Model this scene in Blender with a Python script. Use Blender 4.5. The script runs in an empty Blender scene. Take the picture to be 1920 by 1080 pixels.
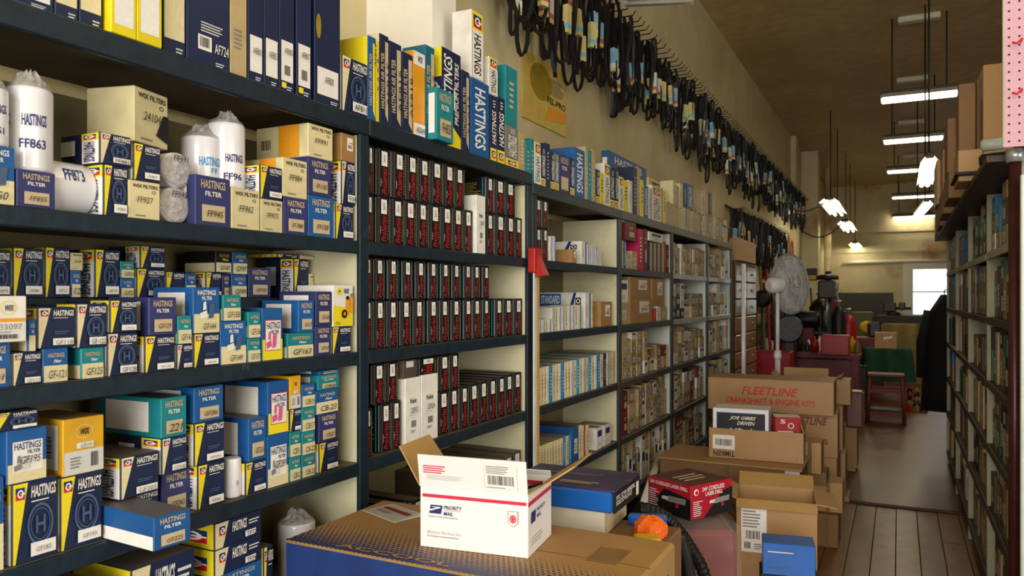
import bpy, math, random
from mathutils import Vector, Matrix
R = random.Random(7)
rad = math.radians
scene = bpy.context.scene
C = scene.collection

# ------------------------------------------------------------------ camera
F, UC, VH = 1440.0, 960.0, 556.0            # focal length and horizon in 1920x1080 pixels
YAW = math.atan(725 / 1440)                 # camera turned left of the aisle direction (+Y)
SA, CA = math.sin(YAW), math.cos(YAW)
EYE = 1.6
cam_d = bpy.data.cameras.new('camera')
cam_d.sensor_width = 36; cam_d.lens = F / 1920 * 36
cam_d.shift_y = (VH - 540) / 1920
cam_d.clip_start = 0.05; cam_d.clip_end = 200
cam_d.dof.use_dof = True; cam_d.dof.focus_distance = 2.7; cam_d.dof.aperture_fstop = 7.0
cam = bpy.data.objects.new('camera', cam_d); C.objects.link(cam)
cam.location = (0, 0, EYE); cam.rotation_euler = (rad(90), 0, YAW)
scene.camera = cam

# ------------------------------------------------------------------ world, assumed daylight, exposure
w = bpy.data.worlds.new('sky'); scene.world = w; w.use_nodes = True
bg = w.node_tree.nodes['Background']
bg.inputs[0].default_value = (0.80, 0.90, 1.0, 1); bg.inputs[1].default_value = 3.0

def area_light(name, loc, rot, sx, sy, power, col):
    l = bpy.data.lights.new(name, 'AREA'); l.shape = 'RECTANGLE'; l.size = sx; l.size_y = sy
    l.energy = power; l.color = col
    o = bpy.data.objects.new(name, l); C.objects.link(o); o.location = loc; o.rotation_euler = rot
    return o
# added area light for assumed daylight from behind the camera; no window built
area_light('assumed_front_daylight', (0.7, -3.90, 2.3), (rad(90), 0, 0), 4.0, 3.2, 470, (1.0, 0.97, 0.92))
area_light('unseen_side_light', (4.85, 0.8, 1.9), (rad(90), 0, rad(90)), 3.2, 2.6, 150, (1.0, 0.97, 0.92))  # unseen area light at the right wall, facing the left rack
vs = scene.view_settings
vs.view_transform = 'Standard'; vs.look = 'None'; vs.gamma = 1.0; vs.use_curve_mapping = False
vs.exposure = -0.22

# ------------------------------------------------------------------ pixel geometry: rays of the photograph met with real planes
def ray(u, v):
    xc = (u - UC) / F; yc = (VH - v) / F
    return xc * CA - SA, xc * SA + CA, yc
def on_x(u, v, X):
    a, b, c = ray(u, v); t = X / a; return Vector((X, t * b, EYE + t * c))
def on_y(u, v, Y):
    a, b, c = ray(u, v); t = Y / b; return Vector((t * a, Y, EYE + t * c))
def on_z(u, v, Z):
    a, b, c = ray(u, v); t = (Z - EYE) / c; return Vector((t * a, t * b, Z))
def at(u, v, zc):
    a, b, c = ray(u, v); return Vector((a * zc, b * zc, EYE + c * zc))

# ------------------------------------------------------------------ materials
MATS = {}
def lin(h):
    h = h.lstrip('#'); o = []
    for i in (0, 2, 4):
        c = int(h[i:i + 2], 16) / 255
        o.append(c / 12.92 if c <= 0.04045 else ((c + 0.055) / 1.055) ** 2.4)
    return (o[0], o[1], o[2], 1)
def mat(name, hexcol, rough=0.55, var=0.10, dust=0.0, metal=0.0, spec=0.4, scale=14.0, grime=0.18, bump=0.0, coat=0.0, alpha=1.0, trans=0.0, stain=None, stain_scale=1.2, stain_lo=0.5, stain_hi=0.7, coords='Object'):
    if name in MATS: return MATS[name]
    m = bpy.data.materials.new(name); m.use_nodes = True
    nt = m.node_tree; N = nt.nodes; L = nt.links
    b = N['Principled BSDF']
    b.inputs['Roughness'].default_value = rough; b.inputs['Metallic'].default_value = metal
    b.inputs['Specular IOR Level'].default_value = spec
    if coat: b.inputs['Coat Weight'].default_value = coat; b.inputs['Coat Roughness'].default_value = 0.12
    if alpha < 1: b.inputs['Alpha'].default_value = alpha
    if trans: b.inputs['Transmission Weight'].default_value = trans
    tc = N.new('ShaderNodeTexCoord')
    nz = N.new('ShaderNodeTexNoise'); nz.inputs['Scale'].default_value = scale; nz.inputs['Detail'].default_value = 4
    L.new(tc.outputs[coords], nz.inputs['Vector'])
    rp = N.new('ShaderNodeValToRGB')
    col = lin(hexcol)
    rp.color_ramp.elements[0].position = 0.3; rp.color_ramp.elements[1].position = 0.7
    rp.color_ramp.elements[0].color = tuple(c * (1 - grime) for c in col[:3]) + (1,)
    rp.color_ramp.elements[1].color = col
    L.new(nz.outputs['Fac'], rp.inputs['Fac'])
    out = rp.outputs['Color']
    if var:
        oi = N.new('ShaderNodeObjectInfo'); mr = N.new('ShaderNodeMapRange')
        mr.inputs['To Min'].default_value = 1 - var; mr.inputs['To Max'].default_value = 1 + var
        L.new(oi.outputs['Random'], mr.inputs['Value'])
        hs = N.new('ShaderNodeHueSaturation'); L.new(out, hs.inputs['Color']); L.new(mr.outputs[0], hs.inputs['Value'])
        out = hs.outputs['Color']
    if stain:
        n2 = N.new('ShaderNodeTexNoise'); n2.inputs['Scale'].default_value = stain_scale; n2.inputs['Detail'].default_value = 8; n2.inputs['Roughness'].default_value = 0.65
        L.new(tc.outputs[coords], n2.inputs['Vector'])
        r2 = N.new('ShaderNodeValToRGB'); r2.color_ramp.elements[0].position = stain_lo; r2.color_ramp.elements[1].position = stain_hi
        L.new(n2.outputs['Fac'], r2.inputs['Fac'])
        mx = N.new('ShaderNodeMixRGB'); L.new(r2.outputs['Color'], mx.inputs['Fac']); L.new(out, mx.inputs['Color1']); mx.inputs['Color2'].default_value = lin(stain)
        out = mx.outputs['Color']
    if dust:
        ge = N.new('ShaderNodeNewGeometry'); sx = N.new('ShaderNodeSeparateXYZ'); L.new(ge.outputs['Normal'], sx.inputs[0])
        mr2 = N.new('ShaderNodeMapRange'); mr2.inputs['From Min'].default_value = 0.85; mr2.inputs['From Max'].default_value = 0.98; mr2.inputs['To Max'].default_value = dust
        L.new(sx.outputs['Z'], mr2.inputs['Value'])
        md = N.new('ShaderNodeMixRGB'); L.new(mr2.outputs[0], md.inputs['Fac']); L.new(out, md.inputs['Color1']); md.inputs['Color2'].default_value = lin('6b5f52')
        out = md.outputs['Color']
    L.new(out, b.inputs['Base Color'])
    if bump:
        bp = N.new('ShaderNodeBump'); bp.inputs['Strength'].default_value = bump; bp.inputs['Distance'].default_value = 0.01
        L.new(nz.outputs['Fac'], bp.inputs['Height']); L.new(bp.outputs['Normal'], b.inputs['Normal'])
    MATS[name] = m
    return m
def emit(name, col, strength):
    if name in MATS: return MATS[name]
    m = bpy.data.materials.new(name); m.use_nodes = True
    b = m.node_tree.nodes['Principled BSDF']
    b.inputs['Base Color'].default_value = (0.8, 0.8, 0.8, 1)
    b.inputs['Emission Color'].default_value = col; b.inputs['Emission Strength'].default_value = strength
    MATS[name] = m; return m

CARD = dict(rough=0.5, dust=0.75, var=0.10, grime=0.22)
for n, h in dict(navy='18264a', blue='1a5ca0', purple='34396f', teal='188790', tealdark='17677c', cream='e2d5a4', yellow='ecd81a', white='ebe9e2',
                 tanlabel='cdb88b', black='121013', red='b2202c', orange='eda31e', kraft='a9804e', kraftdark='97683a', kraftpale='c9a26a', pink='d46a92', magenta='c2185b',
                 greyblue='5d7290', silver='a8abb0', brownbox='54473c', tan='bfa878', tandark='94805a', maroon='6e1a20', skyblue='2f93d2', grey='7d7d7a', amber='e6b020', gold='a88d2c', olive='6b6440', greencard='2b6b52').items():
    mat(n, h, **CARD)
mat('ink_white', 'f0ede6', rough=0.5, var=0, grime=0.1); mat('ink_black', '141318', rough=0.5, var=0, grime=0.0)
mat('ink_red', 'd0182a', rough=0.45, var=0, grime=0.1); mat('ink_navy', '1a2f6e', rough=0.5, var=0, grime=0.1); mat('ink_blue', '1d63b4', rough=0.5, var=0, grime=0.1)
mat('ink_ring', '4a5f84', rough=0.5, var=0, grime=0.15); mat('ink_yellow', 'f0dc22', rough=0.5, var=0.03, grime=0.08); mat('ink_cream', 'e4d8aa', rough=0.5, var=0.04, grime=0.15)
mat('ink_beige', 'cbb894', rough=0.55, var=0.05, grime=0.15); mat('ink_gold', 'a58b2e', rough=0.5, var=0, grime=0.3); mat('ink_teal', '1b8d94', rough=0.5, var=0, grime=0.1)
mat('ink_grey', '85837f', rough=0.5, var=0, grime=0.1); mat('ink_pink', 'd9608c', rough=0.5, var=0, grime=0.1); mat('ink_orange', 'eda020', rough=0.5, var=0, grime=0.1)
mat('ink_brown', '7b2f20', rough=0.6, var=0, grime=0.1); mat('ink_sky', '3aa0dc', rough=0.5, var=0, grime=0.1); mat('ink_pale', 'd4d4cf', rough=0.5, var=0, grime=0.1)
mat('rack_paint', '182a36', rough=0.42, var=0.05, scale=30, grime=0.35, bump=0.15, stain='5c6a6a', stain_scale=9, stain_lo=0.66, stain_hi=0.8)
mat('rack_grey', '3c4246', rough=0.42, var=0.05, scale=30, grime=0.35, bump=0.15, stain='8a8a84', stain_scale=9, stain_lo=0.62, stain_hi=0.8)
mat('rack_cream', 'd9d3b0', rough=0.6, var=0.03, scale=5, grime=0.14, stain='a99f78', stain_scale=4, stain_lo=0.6, stain_hi=0.85)
mat('rack_back', '7d7350', rough=0.75, var=0.03, scale=3, grime=0.3)
mat('rack_pale', 'c9d0c4', rough=0.35, var=0.03, scale=5, grime=0.14)
mat('shelf_board', '6f6450', rough=0.7, var=0.04, scale=8, grime=0.35)
mat('metal_shelf', 'c9ccd0', rough=0.3, var=0.03, metal=0.6, grime=0.3)

# ------------------------------------------------------------------ mesh helpers
def link_obj(name, me, parent=None, label=None, cat=None, group=None, kind=None):
    o = bpy.data.objects.new(name, me); C.objects.link(o)
    if parent is not None: o.parent = parent
    if label: o['label'] = label
    if cat: o['category'] = cat
    if group: o['group'] = group
    if kind: o['kind'] = kind
    return o
def empty(name, loc=(0, 0, 0), rz=0, label=None, cat=None, group=None):
    o = link_obj(name, None, None, label, cat, group); o.empty_display_size = 0.1
    o.location = loc; o.rotation_euler = (0, 0, rz); return o
class MB:
    """collects polygons with a material each and builds ONE mesh object"""
    def __init__(s): s.v = []; s.f = []; s.m = []; s.smooth = []; s.mats = []
    def mi(s, m):
        if isinstance(m, str): m = MATS[m]
        if m not in s.mats: s.mats.append(m)
        return s.mats.index(m)
    def poly(s, pts, faces, m, smooth=False, M=None):
        b = len(s.v); i = s.mi(m)
        s.v += [tuple(M @ Vector(p)) if M is not None else tuple(p) for p in pts]
        for f in faces: s.f.append([b + k for k in f]); s.m.append(i); s.smooth.append(smooth)
        return s
    def box(s, x0, x1, y0, y1, z0, z1, m, M=None, bev=0.0, mtop=None, mside=None, mfront=None):
        bev = min(bev, 0.45 * min(x1 - x0, y1 - y0, z1 - z0))
        if bev <= 0:
            p = [(x, y, z) for z in (z0, z1) for y in (y0, y1) for x in (x0, x1)]
            s.poly(p, [(0, 2, 3, 1)], m, M=M); n = len(s.v) - 8
            for f, mm in (((4, 5, 7, 6), mtop or m), ((0, 1, 5, 4), mfront or m), ((2, 6, 7, 3), m), ((0, 4, 6, 2), mside or m), ((1, 3, 7, 5), mside or m)):
                s.f.append([n + k for k in f]); s.m.append(s.mi(mm)); s.smooth.append(False)
            return s
        # chamfered box: 24 vertices, 26 faces
        X = (x0, x1); Y = (y0, y1); Z = (z0, z1); vs_ = []; idx = {}
        for i in (0, 1):
            for j in (0, 1):
                for k in (0, 1):
                    for ax in (0, 1, 2):     # ax = axis whose face this vertex lies on
                        q = [X[i] + (bev if i == 0 else -bev), Y[j] + (bev if j == 0 else -bev), Z[k] + (bev if k == 0 else -bev)]
                        q[ax] = (X[i], Y[j], Z[k])[ax]
                        idx[(i, j, k, ax)] = len(vs_); vs_.append(tuple(q))
        F_ = []
        g = lambda i, j, k, ax: idx[(i, j, k, ax)]
        faces = [([g(0, 0, 0, 1), g(1, 0, 0, 1), g(1, 0, 1, 1), g(0, 0, 1, 1)], mfront or m), ([g(0, 1, 0, 1), g(0, 1, 1, 1), g(1, 1, 1, 1), g(1, 1, 0, 1)], m),
                 ([g(0, 0, 0, 0), g(0, 0, 1, 0), g(0, 1, 1, 0), g(0, 1, 0, 0)], mside or m), ([g(1, 0, 0, 0), g(1, 1, 0, 0), g(1, 1, 1, 0), g(1, 0, 1, 0)], mside or m),
                 ([g(0, 0, 0, 2), g(0, 1, 0, 2), g(1, 1, 0, 2), g(1, 0, 0, 2)], m), ([g(0, 0, 1, 2), g(1, 0, 1, 2), g(1, 1, 1, 2), g(0, 1, 1, 2)], mtop or m)]
        for j in (0, 1):
            for k in (0, 1): faces.append(([g(0, j, k, 1), g(1, j, k, 1), g(1, j, k, 2), g(0, j, k, 2)], m))
        for i in (0, 1):
            for k in (0, 1): faces.append(([g(i, 0, k, 0), g(i, 1, k, 0), g(i, 1, k, 2), g(i, 0, k, 2)], m))
            for j in (0, 1): faces.append(([g(i, j, 0, 0), g(i, j, 1, 0), g(i, j, 1, 1), g(i, j, 0, 1)], m))
        for i in (0, 1):
            for j in (0, 1):
                for k in (0, 1): faces.append(([g(i, j, k, 0), g(i, j, k, 1), g(i, j, k, 2)], m))
        cx, cy, cz = (x0 + x1) / 2, (y0 + y1) / 2, (z0 + z1) / 2
        n0 = len(s.v); s.v += [tuple(M @ Vector(p)) if M is not None else p for p in vs_]
        for f, mm in faces:
            a, b, c = (Vector(vs_[f[0]]), Vector(vs_[f[1]]), Vector(vs_[f[2]]))
            cen = sum((Vector(vs_[q]) for q in f), Vector()) / len(f) - Vector((cx, cy, cz))
            if (b - a).cross(c - a).dot(cen) < 0: f = f[::-1]
            s.f.append([n0 + q for q in f]); s.m.append(s.mi(mm)); s.smooth.append(False)
        return s
    def tube(s, pts, r, m, n=8, closed=False, caps=True, smooth=True):
        pts = [Vector(p) for p in pts]; K = len(pts); rs = r if isinstance(r, (list, tuple)) else [r] * K
        b = len(s.v); i = s.mi(m); up = None
        for k in range(K):
            if closed: t = pts[(k + 1) % K] - pts[k - 1]
            else: t = pts[min(k + 1, K - 1)] - pts[max(k - 1, 0)]
            t.normalize()
            if up is None:
                up = Vector((0, 0, 1)) if abs(t.z) < 0.9 else Vector((1, 0, 0))
            up = (up - t * up.dot(t)).normalized(); sd = t.cross(up)
            for q in range(n):
                a = 2 * math.pi * q / n
                s.v.append(tuple(pts[k] + (up * math.cos(a) + sd * math.sin(a)) * rs[k]))
        for k in range(K if closed else K - 1):
            k2 = (k + 1) % K
            for q in range(n):
                q2 = (q + 1) % n
                s.f.append([b + k * n + q, b + k * n + q2, b + k2 * n + q2, b + k2 * n + q][::-1]); s.m.append(i); s.smooth.append(smooth)
        if caps and not closed:
            s.f.append([b + q for q in range(n)]); s.m.append(i); s.smooth.append(False)
            s.f.append([b + (K - 1) * n + q for q in range(n)][::-1]); s.m.append(i); s.smooth.append(False)
        return s
    def lathe(s, prof, m, n=24, M=None, smooth=True):
        b = len(s.v); i = s.mi(m); K = len(prof)
        for r, z in prof:
            for q in range(n):
                a = 2 * math.pi * q / n; p = Vector((r * math.cos(a), r * math.sin(a), z))
                s.v.append(tuple(M @ p) if M is not None else tuple(p))
        for k in range(K - 1):
            for q in range(n):
                q2 = (q + 1) % n
                s.f.append([b + k * n + q, b + k * n + q2, b + (k + 1) * n + q2, b + (k + 1) * n + q]); s.m.append(i); s.smooth.append(smooth)
        s.f.append([b + q for q in range(n)][::-1]); s.m.append(i); s.smooth.append(False)
        s.f.append([b + (K - 1) * n + q for q in range(n)]); s.m.append(i); s.smooth.append(False)
        return s
    def mesh(s, name):
        me = bpy.data.meshes.new(name); me.from_pydata(s.v, [], s.f)
        for m in s.mats: me.materials.append(m)
        me.polygons.foreach_set('material_index', s.m); me.polygons.foreach_set('use_smooth', s.smooth); me.update()
        return me
    def build(s, name, parent=None, **k):
        return link_obj(name, s.mesh(name), parent, **k)
def T(x=0, y=0, z=0, rz=0, rx=0, ry=0):
    return Matrix.Translation((x, y, z)) @ Matrix.Rotation(rz, 4, 'Z') @ Matrix.Rotation(ry, 4, 'Y') @ Matrix.Rotation(rx, 4, 'X')

# ------------------------------------------------------------------ lettering
TXT = {}
def text_poly(s, bold=True):
    key = (s, bold)
    if key in TXT: return TXT[key]
    cu = bpy.data.curves.new('lettering', 'FONT'); cu.body = s; cu.resolution_u = 2; cu.fill_mode = 'FRONT'; cu.offset = 0.018 if bold else 0.0
    o = bpy.data.objects.new('lettering', cu); me = o.to_mesh()
    vs_ = [(v.co.x, v.co.y) for v in me.vertices]; fs = [list(p.vertices) for p in me.polygons]
    o.to_mesh_clear(); bpy.data.objects.remove(o); bpy.data.curves.remove(cu)
    if not vs_: TXT[key] = ([], [], 1); return TXT[key]
    x0 = min(v[0] for v in vs_); x1 = max(v[0] for v in vs_); y0 = min(v[1] for v in vs_); y1 = max(v[1] for v in vs_)
    TXT[key] = ([((x - x0) / (x1 - x0 or 1), (y - y0) / (y1 - y0 or 1)) for x, y in vs_], fs, (x1 - x0) / (y1 - y0 or 1))
    return TXT[key]
class Print(MB):
    """flat print on a unit face: x in -.5...5, z in 0..1, seen from -y; every call lays a new sheet of ink"""
    def __init__(s, step=0.0004): super().__init__(); s.y = -0.0006; s.step = step
    def rect(s, x0, z0, x1, z1, m): return s.shape([(x0, z0), (x1, z0), (x1, z1), (x0, z1)], m)
    def shape(s, pts, m):
        s.y -= s.step; s.poly([(x, s.y, z) for x, z in pts], [list(range(len(pts)))], m); return s
    def ring(s, cx, cz, rx, rz, t, m, n=20):
        s.y -= s.step; P = []
        for q in range(n):
            a = 2 * math.pi * q / n; P += [(cx + rx * math.cos(a), s.y, cz + rz * math.sin(a)), (cx + rx * (1 - t) * math.cos(a), s.y, cz + rz * (1 - t) * math.sin(a))]
        s.poly(P, [(2 * q, 2 * ((q + 1) % n), 2 * ((q + 1) % n) + 1, 2 * q + 1) for q in range(n)], m); return s
    def disc(s, cx, cz, rx, rz, m, n=16): return s.shape([(cx + rx * math.cos(2 * math.pi * q / n), cz + rz * math.sin(2 * math.pi * q / n)) for q in range(n)], m)
    def text(s, t, x0, z0, x1, z1, m, rot=0, shear=0.0, bold=True):
        v, f, asp = text_poly(t, bold); s.y -= s.step; P = []; shear = 1.4 * shear / asp
        for a, b in v:
            a = (a + shear * b) / (1 + abs(shear))
            if rot == 90: a, b = 1 - b, a
            elif rot == -90: a, b = b, 1 - a
            elif rot == 180: a, b = 1 - a, 1 - b
            P.append((x0 + a * (x1 - x0), s.y, z0 + b * (z1 - z0)))
        s.poly(P, f, m); return s
    def bars(s, x0, z0, x1, z1, n=14, m='ink_black', rr=None, vertical=True):
        rr = rr or random.Random(n); s.y -= s.step; k = 0
        w_ = (x1 - x0) / n if vertical else (z1 - z0) / n
        for i in range(n):
            a = (i + 0.15 * rr.random()) * w_; b = a + w_ * rr.uniform(0.3, 0.75)
            P = [(x0 + a, z0), (x0 + b, z0), (x0 + b, z1), (x0 + a, z1)] if vertical else [(x0, z0 + a), (x1, z0 + a), (x1, z0 + b), (x0, z0 + b)]
            s.poly([(x, s.y, z) for x, z in P], [(0, 1, 2, 3)], m)
        return s
    def lines(s, x0, z0, x1, z1, n=4, m='ink_black', seed=3):
        rr = random.Random(seed); s.y -= s.step; h = (z1 - z0) / n
        for i in range(n):
            e = x0 + (x1 - x0) * rr.uniform(0.6, 1)
            s.poly([(x0, s.y, z0 + i * h), (e, s.y, z0 + i * h), (e, s.y, z0 + (i + 0.45) * h), (x0, s.y, z0 + (i + 0.45) * h)], [(0, 1, 2, 3)], m)
        return s
    def logo(s, x0, z0, x1, z1, a='ink_navy', b='ink_red', c='ink_white'):
        xm, zm = (x0 + x1) / 2, (z0 + z1) / 2
        s.rect(x0, zm, xm, z1, a); s.rect(xm, zm, x1, z1, a); s.rect(x0, z0, xm, zm, b); s.rect(xm, z0, x1, zm, b)
        s.ring(xm, zm, (x1 - x0) * .36, (z1 - z0) * .36, .42, c, 12); s.rect(xm, zm - (z1 - z0) * .06, x1, zm + (z1 - z0) * .06, c)
        return s
PR = {}
def print_mesh(key, fn):
    if key not in PR:
        p = Print(); fn(p); PR[key] = p.mesh('printed_face')
    return PR[key]
def text_mesh(t, m, rot=0, shear=0.0):
    return print_mesh(('t', t, m, rot, shear), lambda p: p.text(t, -0.5, 0, 0.5, 1, m, rot, shear, False))

# ---- carton designs ------------------------------------------------------------------
def d_H(p, wedge='ink_yellow', ring=True, dark='ink_ring'):
    p.shape([(-.5, 0), (-.45, 0), (-.17, 1), (-.5, 1)], wedge); p.logo(-.45, .80, -.25, .95)
    p.text('HASTINGS', -.12, .80, .46, .95, 'ink_white', shear=.12); p.lines(-.12, .745, .46, .775, 1, 'ink_white')
    if ring:
        p.ring(.09, .45, .30, .27, .14, dark); p.ring(.09, .45, .23, .205, .07, dark); p.text('H', -.02, .34, .20, .56, dark)
    else: p.lines(-.1, .34, .40, .44, 2, 'ink_ring')
    p.rect(-.14, .06, .44, .23, 'ink_white')
def d_F(p):
    p.text('HASTINGS', -.36, .76, .36, .93, 'ink_beige'); p.text('FILTER', -.24, .60, .24, .70, 'ink_white'); p.rect(-.34, .08, .34, .42, 'ink_beige')
def d_T(p):
    p.rect(-.5, 0, .5, .5, 'ink_cream'); p.text('HASTINGS', -.34, .74, .36, .88, 'ink_beige'); p.text('Filter', -.10, .58, .24, .68, 'ink_white', shear=.2)
def filters(p, x, z, w_, h_, a, b):
    p.shape([(x, z), (x + w_ * .5, z + h_ * .15), (x + w_ * .42, z + h_ * .5), (x - w_ * .05, z + h_ * .35)], a)
    p.shape([(x + w_ * .15, z + h_ * .5), (x + w_ * .4, z + h_ * .56), (x + w_ * .36, z + h_), (x + w_ * .18, z + h_ * .96)], a)
    p.shape([(x + w_ * .55, z + h_ * .02), (x + w_ * .9, z + h_ * .1), (x + w_, z + h_ * .9), (x + w_ * .62, z + h_ * .84)], b)
def d_BD(p):
    p.rect(-.5, 0, .5, .42, 'ink_cream'); p.text('HASTINGS', -.36, .84, .36, .95, 'ink_white'); p.text('FILTER', -.2, .73, .2, .81, 'ink_white'); filters(p, -.25, .30, .55, .40, 'ink_white', 'ink_ring')
def d_P(p):
    p.rect(-.5, 0, .5, .40, 'ink_yellow'); p.rect(-.38, .18, .42, .78, 'ink_red'); p.rect(-.36, .195, .40, .765, 'ink_white')
    p.text('HASTINGS', -.32, .60, .36, .74, 'ink_navy'); p.text('FILTER', -.1, .51, .3, .58, 'ink_navy'); filters(p, -.32, .22, .5, .34, 'ink_pink', 'ink_pink')
def d_PC(p):
    p.rect(-.5, 0, .5, .36, 'ink_cream'); p.rect(-.38, .20, .40, .78, 'ink_white'); p.text('HASTINGS', -.34, .62, .36, .76, 'ink_navy'); p.text('FILTER', 0, .53, .34, .60, 'ink_navy'); filters(p, -.34, .22, .4, .3, 'ink_grey', 'ink_pale')
def d_W(p):
    p.text('WIX FILTERS', -.40, .83, .44, .93, 'ink_black'); p.ring(.30, .74, .07, .045, .3, 'ink_black', 8); p.lines(-.32, .06, .16, .14, 1, 'ink_grey'); 
def d_WY(p):
    p.rect(-.5, 0, .5, .42, 'ink_pale'); p.ring(0, .76, .22, .13, .08, 'ink_cream'); p.text('WIX', -.12, .70, .14, .82, 'ink_black', shear=.2); p.rect(-.2, .46, .24, .56, 'ink_white'); p.bars(.16, .10, .36, .36, 9); p.lines(-.36, .12, -.05, .34, 4, 'ink_grey')
def d_WW(p):
    p.rect(-.5, .44, .5, .52, 'ink_orange'); p.text('WIX', -.05, .68, .2, .82, 'ink_black', shear=.2); p.ring(.05, .76, .2, .16, .1, 'ink_yellow'); p.bars(-.2, .06, .3, .16, 14); p.lines(-.2, .19, .2, .24, 2, 'ink_grey')
def d_WP(p):
    p.shape([(-.5, 0), (.5, 0), (.5, .42), (-.5, .52)], 'ink_yellow'); p.disc(-.2, .86, .14, .09, 'ink_yellow', 14); p.text('WIX', -.27, .83, -.13, .89, 'ink_black', shear=.2); p.text('WIX', 0, .80, .3, .93, 'ink_black', shear=.2)
    p.shape([(.1, .3), (.28, .26), (.3, .7), (.12, .72)], 'ink_orange'); p.disc(.2, .70, .09, .05, 'ink_black', 12); p.shape([(.32, .34), (.48, .32), (.48, .76), (.34, .78)], 'ink_orange'); p.disc(.41, .77, .08, .045, 'ink_grey', 12); p.disc(.02, .30, .14, .11, 'ink_black', 14); p.disc(.02, .30, .06, .05, 'ink_orange', 10)
def d_K(p):
    p.rect(-.5, 0, .5, .46, 'ink_cream'); p.text('HASTINGS', -.30, .72, .36, .88, 'ink_gold'); p.text('Filter', -.1, .56, .3, .67, 'ink_yellow')
def d_A(p):
    p.rect(-.42, .09, .42, .42, 'ink_white'); p.lines(-.05, .02, .40, .06, 2, 'ink_pale'); p.lines(-.3, .8, .4, .9, 3, 'ink_pale')
def d_AB(p):
    d_A(p); p.bars(-.22, .14, .2, .22, 10); p.rect(-.42, .03, -.1, .075, 'ink_yellow')
def d_AD(p):
    p.rect(-.42, .07, .42, .27, 'ink_white'); p.lines(.1, .02, .46, .05, 2, 'ink_pale'); p.disc(-.38, .56, .1, .09, 'ink_gold'); p.lines(-.3, .92, .4, .98, 3, 'ink_pale')
def d_A724(p):
    p.rect(-.26, .12, .06, .24, 'ink_white'); p.bars(-.22, .145, .02, .225, 12); p.lines(-.2, .27, .42, .36, 4, 'ink_pale'); p.lines(.15, .02, .4, .06, 2, 'ink_pale'); p.disc(-.3, .8, .1, .08, 'ink_gold')
def d_AY(p):
    p.rect(-.40, .10, .40, .95, 'ink_white')
def d_AW(p):
    p.rect(-.5, .16, .46, .96, 'ink_cream'); p.lines(.05, .03, .46, .1, 2, 'ink_pale')
def d_S(p, strip='ink_beige'):
    p.text('HASTINGS AIR FILTER', -.40, .18, -.02, .80, 'ink_beige', rot=90); p.shape([(.08, .12), (.42, .04), (.44, .93), (.06, .93)], strip)
def d_SH(p):
    p.rect(-.5, 0, .5, .20, 'ink_yellow'); p.logo(-.3, .05, .3, .16); p.text('HASTINGS', -.34, .26, .34, .78, 'ink_white', rot=90, shear=.15); p.lines(-.2, .82, .3, .95, 3, 'ink_pale')
def d_SV(p):
    p.rect(-.5, .72, .5, 1, 'ink_yellow'); p.logo(-.36, .76, .36, .95); p.rect(-.5, 0, .5, .72, 'ink_white'); p.text('HASTINGS', -.36, .06, .30, .66, 'ink_black', rot=-90)
def d_SB(p):
    p.shape([(-.5, 0), (.5, 0), (.5, .12), (-.5, .35)], 'ink_yellow'); p.text('HASTINGS', -.44, .34, 0.02, .95, 'ink_white', rot=90, shear=.18); p.lines(.1, .40, .2, .9, 1, 'ink_white'); p.text('PREMIUM FILTERS', .14, .25, .36, .90, 'ink_white', rot=90, shear=.1)
def d_ST(p):
    p.rect(.22, 0, .46, 1, 'ink_blue'); p.lines(-.3, .3, -.05, .7, 6, 'ink_grey')
def d_ST2(p):
    p.text('2-4471', -.2, .2, .2, .8, 'ink_grey', rot=90)
def d_SS(p):
    p.rect(-.5, .62, -.02, .97, 'ink_blue'); p.text('STANDARD', -.47, .68, -.05, .92, 'ink_white'); p.shape([(.05, 0), (.14, 0), (.32, 1), (.26, 1)], 'ink_navy'); p.rect(.30, .66, .42, .86, 'ink_black'); p.ring(.36, .76, .045, .07, .35, 'ink_white', 10)
def d_PS(p):
    p.rect(-.24, .64, .24, .95, 'ink_white'); p.text('2M5474', -.08, .72, .10, .88, 'ink_grey', rot=90)
    p.text('ProSeries', -.24, .05, .18, .61, 'ink_red', rot=90, shear=.2, bold=False); p.lines(.30, .10, .38, .88, 14, 'ink_gold'); p.lines(-.34, .2, -.30, .58, 1, 'ink_pale'); p.rect(.43, .01, .47, .99, 'ink_grey'); p.rect(-.49, .01, -.465, .99, 'ink_grey')  # grey edge strips stand in for edge glare and worn whitish edges
def d_PSside(p):
    p.lines(-.35, .12, .36, .88, 16, 'ink_gold', 5); p.rect(.38, .02, .41, .98, 'ink_teal'); p.rect(.46, .02, .49, .98, 'ink_grey')
def d_PW(p):
    p.text('ProSeries', -.22, .62, .22, .70, 'ink_black', shear=.2); p.lines(-.25, .44, .25, .45, 1, 'ink_grey'); p.bars(-.14, .26, .18, .36, 10); p.lines(-.2, .18, .2, .23, 2, 'ink_grey')
def d_PB(p):
    p.rect(-.36, .14, .36, .5, 'ink_blue'); p.rect(-.16, .2, .16, .44, 'ink_cream'); p.lines(-.36, .62, .36, .84, 2, 'ink_navy')
def d_PB2(p):
    p.rect(-.3, .58, .34, .86, 'ink_navy'); p.rect(-.2, .12, .22, .42, 'ink_white'); p.lines(-.15, .18, .18, .36, 2, 'ink_grey')
def d_PT(p):
    p.rect(-.24, .22, .28, .66, 'ink_pale'); p.lines(-.18, .3, .22, .58, 3, 'ink_grey')
def d_PR2(p):
    p.rect(-.2, .2, .3, .5, 'ink_beige'); p.lines(-.2, .65, .3, .85, 2, 'ink_beige')
def d_label(p):
    p.rect(-.1, .4, .34, .88, 'ink_white'); p.bars(-.02, .48, .28, .62, 9); p.rect(.06, .66, .34, .72, 'ink_orange')
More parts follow.
